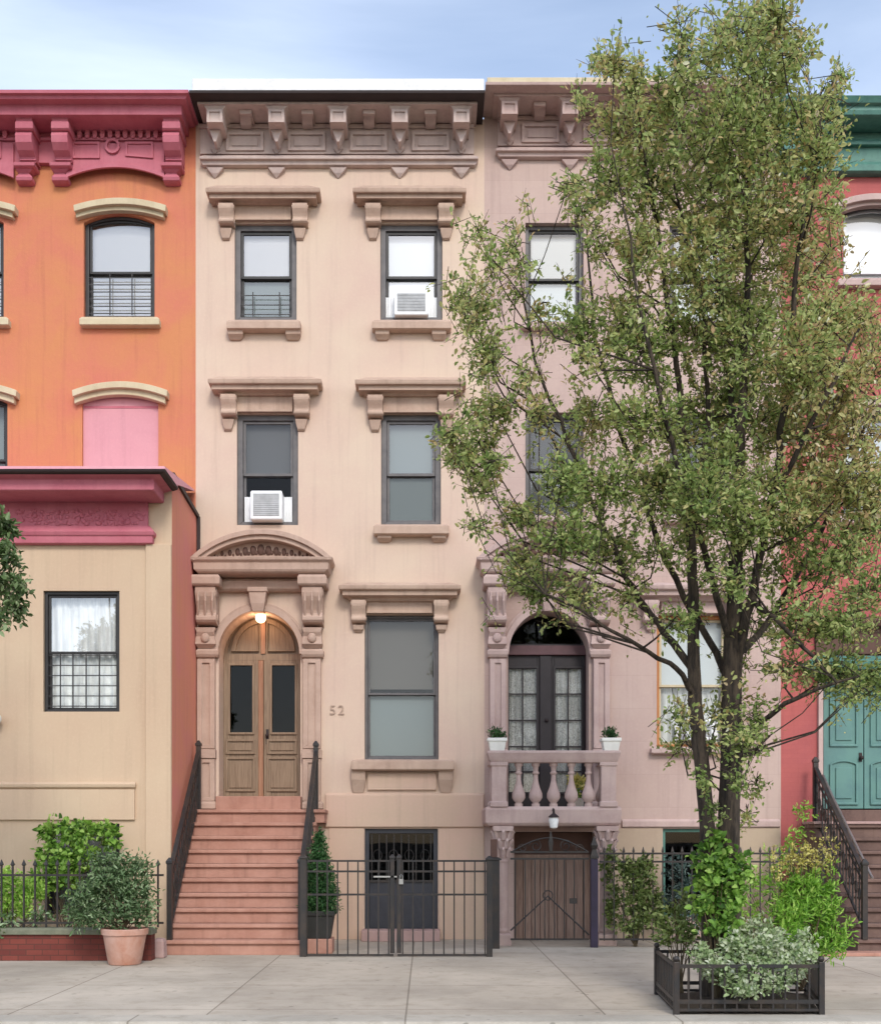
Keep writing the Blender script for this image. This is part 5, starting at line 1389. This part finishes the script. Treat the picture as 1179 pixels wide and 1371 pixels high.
# silvery plant spilling over the front of the guard
bush('silver_plant', 'silvery green leafy plant spilling over the front of the tree guard', 'plant', 'silver',
     [(945, 1285, -7.45, 26, 24), (985, 1270, -7.35, 30, 26), (1030, 1275, -7.4, 36, 30), (1068, 1285, -7.45, 28, 26), (990, 1305, -7.6, 34, 24), (1040, 1308, -7.62, 32, 22), (1000, 1325, -7.75, 26, 12, .1), (960, 1300, -7.6, 22, 16), (1078, 1265, -7.2, 20, 22), (1015, 1250, -7.1, 34, 22)],
     (X(1005, -7.4), -7.4, .08), .046, 9, .12, 1.6, .68, .22, 3, .62)
bush('feathery_bush', 'bright feathery green bush bulging past the tree guard by the brown stoop', 'bush', 'fern',
     [(1085, 1205, -6.5, 40, 36), (1060, 1230, -6.7, 32, 30), (1110, 1235, -6.4, 30, 34), (1095, 1265, -6.5, 36, 22), (1075, 1185, -6.4, 26, 22), (1122, 1262, -6.4, 18, 18), (1050, 1255, -6.9, 24, 20)],
     (X(1070, -6.6), -6.6, .08), .062, 12, .22, 1.5, .5, .2, 4, .26, up=.55)
bush('shade_bush', 'dark green low bush in the rear corner of the tree guard by the sidewalk gate', 'bush', 'olive',
     [(905, 1232, -6.6, 24, 22), (892, 1255, -6.6, 18, 16), (925, 1255, -6.8, 18, 20), (915, 1210, -6.5, 16, 16)], (X(910, -6.65), -6.65, .06), .055, 10, .14, 1.2, .38, .18, 3)
bush('climbing_vine', 'bright green vine climbing the lower trunks of the tall street tree', 'vine', 'hedge',
     [(945, 1150, -7.12, 17, 24, .18), (972, 1150, -7.15, 24, 22, .2), (955, 1190, -7.15, 22, 24, .2), (940, 1180, -7.1, 14, 18, .15), (970, 1225, -7.2, 24, 26, .2), (935, 1215, -7.2, 14, 20, .15), (985, 1195, -7.2, 18, 22, .18), (995, 1170, -7.1, 14, 22, .15), (960, 1120, -7.1, 16, 12, .15), (960, 1245, -7.25, 30, 16, .15), (965, 1170, -7.25, 20, 24, .1)], (X(960, -7.2), -7.2, .08), .062, 8, .13, 1.5, .42, .24, 2, .75)
# tall goldenrod stems
gt = thing('goldenrod', 'tall yellow goldenrod stems standing in front of the spear topped fence', 'flower', (X(1075, -6.4), -6.4, .06))
lv = Leaves(); tw = MB(); lg = Leaves()
for k in range(34):
    px = 1030 + 84 * NR.random(); top = 1108 + 40 * NR.random() + (20 if px < 1050 else 0)
    Y = -6.5 + .3 * NR.random()
    b = Vector(P(px + NR.normal(0, 4), 1265, Y)); e = Vector(P(px + NR.normal(0, 5), top, Y))
    tw.tube([b, b.lerp(e, .5), e], [.006, .005, .003], 4, cap=False)
    spray(lv, b.lerp(e, .86), (.03, .03, (e - b).length * .16), 6, 6, .06, .026, .5, .25, None, up=.5, jitter=.01)
    spray(lg, b.lerp(e, .5), (.04, .04, (e - b).length * .28), 6, 6, .08, .06, .5, .2, None, up=.5)
tw.build('stem', M['bark_pale'], gt); lv.build('bloom', L['yellow'], gt, width=.6); lg.build('foliage', L['fern'], gt, width=.25)
# ivy on the mauve house's fence and plants in its yard
bush('fence_ivy', 'olive ivy covering the spear topped fence beside the stone column', 'ivy', 'olive',
     [(838, 1165, -1.28, 16, 26, .09), (862, 1170, -1.3, 22, 30, .1), (850, 1205, -1.28, 22, 30, .1), (872, 1215, -1.3, 20, 34, .1), (845, 1240, -1.28, 20, 18, .1), (820, 1215, -1.22, 10, 40, .06), (815, 1160, -1.2, 8, 30, .06)], (X(850, -1.25), -1.25, .01), .06, 8, .12, 1.5, .45, .22, 3, .7)
bush('blue_shrub', 'blue grey shrub before the dark basement window of the mauve house', 'shrub', 'blue',
     [(905, 1165, -.7, 18, 26), (900, 1200, -.7, 20, 26), (922, 1190, -.75, 14, 24), (930, 1225, -.8, 20, 22)], (X(908, -.7), -.7, .01), .075, 9, .2, 1.1, .5, .22, 4, .3)
bush('yard_shrub', 'pale green shrub in the yard between the fence and the brown stoop', 'shrub', 'fern',
     [(1010, 1185, -.9, 26, 30), (1040, 1160, -.8, 24, 36), (1060, 1130, -.7, 18, 30), (1075, 1095, -.65, 14, 26), (1000, 1225, -.9, 30, 26), (1065, 1200, -.9, 24, 40)], (X(1035, -.8), -.8, .01), .075, 9, .2, .6, .6, .22, 4, .4)
# left garden
bush('leafy_vine', 'bright green leafy vine mounded against the tan extension basement window', 'vine', 'hedge',
     [(75, 1115, -2.3, 26, 20, .2), (110, 1115, -2.3, 28, 20, .2), (70, 1145, -2.35, 24, 20, .2), (105, 1145, -2.35, 30, 22, .2), (146, 1122, -2.3, 18, 22, .2), (85, 1170, -2.4, 30, 20, .2), (60, 1180, -2.4, 22, 26, .2)], (X(95, -2.35), -2.35, .01), .075, 8, .15, 1.7, .5, .25, 3, .8)
bush('yellow_green_shrub', 'yellow green shrub behind the pickets of the low brick wall', 'shrub', 'fern',
     [(15, 1185, -2.7, 28, 26), (45, 1195, -2.7, 20, 24), (20, 1215, -2.75, 30, 20), (-25, 1190, -2.7, 30, 34), (-70, 1195, -2.7, 32, 34)], (X(20, -2.7), -2.7, .01), .06, 9, .16, 1.6, .75, .2, 3, .5)
bush('edge_plant', 'pale leafy plant creeping over the coping of the low brick wall', 'plant', 'shrub',
     [(8, 1235, -3.1, 14, 12, .1), (-4, 1248, -3.15, 14, 10, .1), (55, 1225, -3.0, 18, 12, .08), (95, 1220, -2.95, 16, 14, .1)], (X(10, -2.95), -2.95, .3), .06, 8, .1, 1.1, .6, .2, 2, .5)
# terracotta pot and its shrub
PY = -3.55
pt = thing('flower_pot', 'large terracotta pot on the sidewalk before the low brick wall', 'pot', (X(167, PY), PY, 0))
pc_ = X(167, PY); zt_ = Z(1243, PY)
MB().lathe(pc_, PY, [(.02, .005), (.195, .005), (.205, .02), (.268, zt_ - .08), (.29, zt_ - .075), (.296, zt_ - .01), (.285, zt_), (.262, zt_), (.255, zt_ - .05), (.02, zt_ - .06)], 28).build('pot_body', M['terracotta'], pt, smooth=True)
bush('potted_shrub', 'dark grey green rounded shrub growing in the large terracotta pot', 'shrub', 'shrub',
     [(150, 1190, PY, 42, 34), (120, 1205, PY - .05, 34, 30), (180, 1195, PY, 32, 34), (150, 1160, PY + .05, 36, 24), (190, 1220, PY, 24, 22), (150, 1225, PY - .1, 44, 18), (110, 1225, PY, 26, 16), (185, 1160, PY + .1, 20, 20)], (pc_, PY, zt_ - .05), .06, 11, .28, 1.35, .42, .24, 4, .36)
# conifer in its black planter
CY = -2.05
pk = thing('flower_pot', 'tapered black planter on a brick stand behind the double gate', 'pot', (X(428, CY), CY, .0))
cx_ = X(428, CY); z0_, z1_ = Z(1256, CY), Z(1219, CY)
MB().rects([(z0_ + .001, cx_ - .15, cx_ + .15, CY - .15, CY + .15), (z1_ - .07, cx_ - .20, cx_ + .20, CY - .20, CY + .20), (z1_ - .068, cx_ - .22, cx_ + .22, CY - .22, CY + .22), (z1_, cx_ - .225, cx_ + .225, CY - .225, CY + .225), (z1_, cx_ - .19, cx_ + .19, CY - .19, CY + .19), (z1_ - .04, cx_ - .19, cx_ + .19, CY - .19, CY + .19)]).build('pot_body', M['pot_black'], pk, bevel=0.01)
sb = thing('brick_stand', 'low pink brick stand under the black planter', 'stand', (cx_, CY, 0))
MB().box(cx_ - .19, cx_ + .19, CY - .2, CY + .2, 0, z0_).build('stand', M['stoop'], sb, bevel=0.01)
t = thing('conifer', 'small cone shaped conifer growing in the black planter', 'conifer', (cx_, CY, z1_ - .04))
lv = Leaves(); zt_ = Z(1118, CY)
for k in range(26):
    f = k / 25; z = z1_ + .02 + (zt_ - z1_) * f; r = .30 * (1 - f) ** .75 + .035
    spray(lv, (cx_ + NR.normal(0, .01), CY, z), (r, r, .07), int(60 * (1 - f) + 10), 10, .13, .042, .42, .2, None, up=.35, shell_=.3, out=1.1)
MB().tube([(cx_, CY, z1_ - .04), (cx_, CY, zt_)], [.02, .004], 6).build('trunk', M['bark'], t); lv.build('foliage', L['conifer'], t, width=.3)
# balcony pots
for (px, lab, pl) in ((665, 'square white pot on the end of the balcony rail nearer the peach house', 'small green plant in the white pot nearer the peach house'), (817, 'square white pot on the end of the balcony rail nearer the tree trunk', 'small green plant in the white pot nearer the tree trunk')):
    yq = -1.10 + .12
    xq = X(px, yq); zz = Z(1005, -1.11)
    t = thing('planter', lab, 'pot', (xq, yq, zz), 'white pots on the balcony rail')
    MB().rects([(zz + .001, xq - .105, xq + .105, yq - .09, yq + .09), (zz + .14, xq - .13, xq + .13, yq - .11, yq + .11), (zz + .142, xq - .145, xq + .145, yq - .125, yq + .125), (zz + .19, xq - .145, xq + .145, yq - .125, yq + .125), (zz + .19, xq - .12, xq + .12, yq - .1, yq + .1), (zz + .16, xq - .12, xq + .12, yq - .1, yq + .1)]).build('pot_body', M['pot_white'], t, bevel=0.006)
    t = thing('potted_plant', pl, 'plant', (xq, yq, zz + .16), 'plants in the white balcony pots')
    lv = Leaves(); spray(lv, (xq, yq, zz + .26), (.13, .1, .08), 45, 9, .09, .04, .35, .2, None, up=.6)
    sw = MB()
    for k in range(9): sw.tube([(xq, yq, zz + .16), (xq + NR.uniform(-.05, .05), yq, zz + .24), (xq + NR.uniform(-.14, .14), yq + NR.uniform(-.05, .05), zz + .30 + .12 * NR.random())], [.005, .004, .002], 4, cap=False)
    sw.build('stem', M['bark_pale'], t); lv.build('foliage', L['conifer'], t, width=.4)
t = thing('flowering_plant', 'yellow flowering plant behind the balcony balusters', 'flower', (X(772, -.6), -.6, Z(1082, -1.0)))
lv = Leaves(); lg = Leaves(); zz = Z(1050, -.6)
spray(lv, (X(772, -.6), -.6, zz + .05), (.14, .1, .14), 40, 8, .09, .05, .7, .2, None); spray(lg, (X(772, -.6), -.6, zz - .1), (.12, .1, .14), 22, 8, .1, .05, .5, .2, None)
lv.build('bloom', L['yellow'], t, width=.7); lg.build('foliage', L['fern'], t, width=.5)
MB().rects([(Z(1082, -1.0), X(772, -.6) - .08, X(772, -.6) + .08, -.68, -.52), (Z(1082, -1.0) + .16, X(772, -.6) - .1, X(772, -.6) + .1, -.7, -.5)]).build('pot_body', M['pot_white'], t)

# ================================================================== SKY, SUN, CAMERA
wd = bpy.data.worlds.new('World'); SC.world = wd; wd.use_nodes = True
nt = wd.node_tree
for n in list(nt.nodes): nt.nodes.remove(n)
SUN_EL, SUN_AZ = rad(36.5), rad(168)     # azimuth measured clockwise from +Y: behind the camera, a little to its left
sky = nt.nodes.new('ShaderNodeTexSky'); sky.sky_type = 'NISHITA'; sky.sun_disc = False
sky.sun_elevation = SUN_EL; sky.sun_rotation = SUN_AZ
sky.air_density = 1.0; sky.dust_density = 1.2; sky.ozone_density = 1.0; sky.altitude = 20
tc = nt.nodes.new('ShaderNodeTexCoord')
mp = nt.nodes.new('ShaderNodeMapping'); mp.inputs['Scale'].default_value = (1.0, 1.0, 3.2); mp.inputs['Rotation'].default_value = (0, rad(14), rad(20))
nt.links.new(tc.outputs['Generated'], mp.inputs['Vector'])
nz = noise(nt, mp.outputs['Vector'], 1.7, 7, 0.56, 0.5)
nz2 = noise(nt, mp.outputs['Vector'], 0.9, 3, 0.5)
ad = nt.nodes.new('ShaderNodeMath'); ad.operation = 'MULTIPLY'
nt.links.new(ramp(nt, nz, [(0.28, (.18, .18, .18)), (0.84, (.9, .9, .9))]), ad.inputs[0]); nt.links.new(ramp(nt, nz2, [(0.34, (.15, .15, .15)), (0.66, (1, 1, 1))]), ad.inputs[1])
cloud = mixc(nt, sky.outputs[0], CLOUD if False else (10.0, 10.6, 11.6, 1), ad.outputs[0])
bg = nt.nodes.new('ShaderNodeBackground'); nt.links.new(cloud, bg.inputs['Color']); bg.inputs['Strength'].default_value = 0.15
wo = nt.nodes.new('ShaderNodeOutputWorld'); nt.links.new(bg.outputs[0], wo.inputs['Surface'])

sl = bpy.data.lights.new('sun', 'SUN'); sl.energy = 1.2; sl.angle = rad(14); sl.color = (1, .95, .88)
so = bpy.data.objects.new('sun', sl); COL.objects.link(so); so.location = (0, -20, 30)
# direction towards the sun for a Nishita rotation SUN_AZ
to_sun = Vector((math.sin(SUN_AZ) * math.cos(SUN_EL), math.cos(SUN_AZ) * math.cos(SUN_EL), math.sin(SUN_EL)))
so.rotation_euler = to_sun.to_track_quat('Z', 'Y').to_euler()

cam = bpy.data.cameras.new('camera'); co = bpy.data.objects.new('camera', cam); COL.objects.link(co)
co.location = (0, -D, EYE); co.rotation_euler = (rad(90), 0, 0)
cam.sensor_fit = 'HORIZONTAL'; cam.sensor_width = 36.0; cam.lens = 36.0 * F / 1179.0
cam.shift_x = (589.5 - CX) / 1179.0; cam.shift_y = (HY - 685.5) / 1179.0
cam.clip_start = 0.1; cam.clip_end = 1000
SC.camera = co
SC.view_settings.view_transform = 'Standard'; SC.view_settings.look = 'None'; SC.view_settings.gamma = 1.0
SC.view_settings.exposure = 0.64
SC.cycles.max_bounces = 8; SC.cycles.transparent_max_bounces = 16; SC.cycles.use_denoising = True
SC.cycles.caustics_reflective = False; SC.cycles.caustics_refractive = False
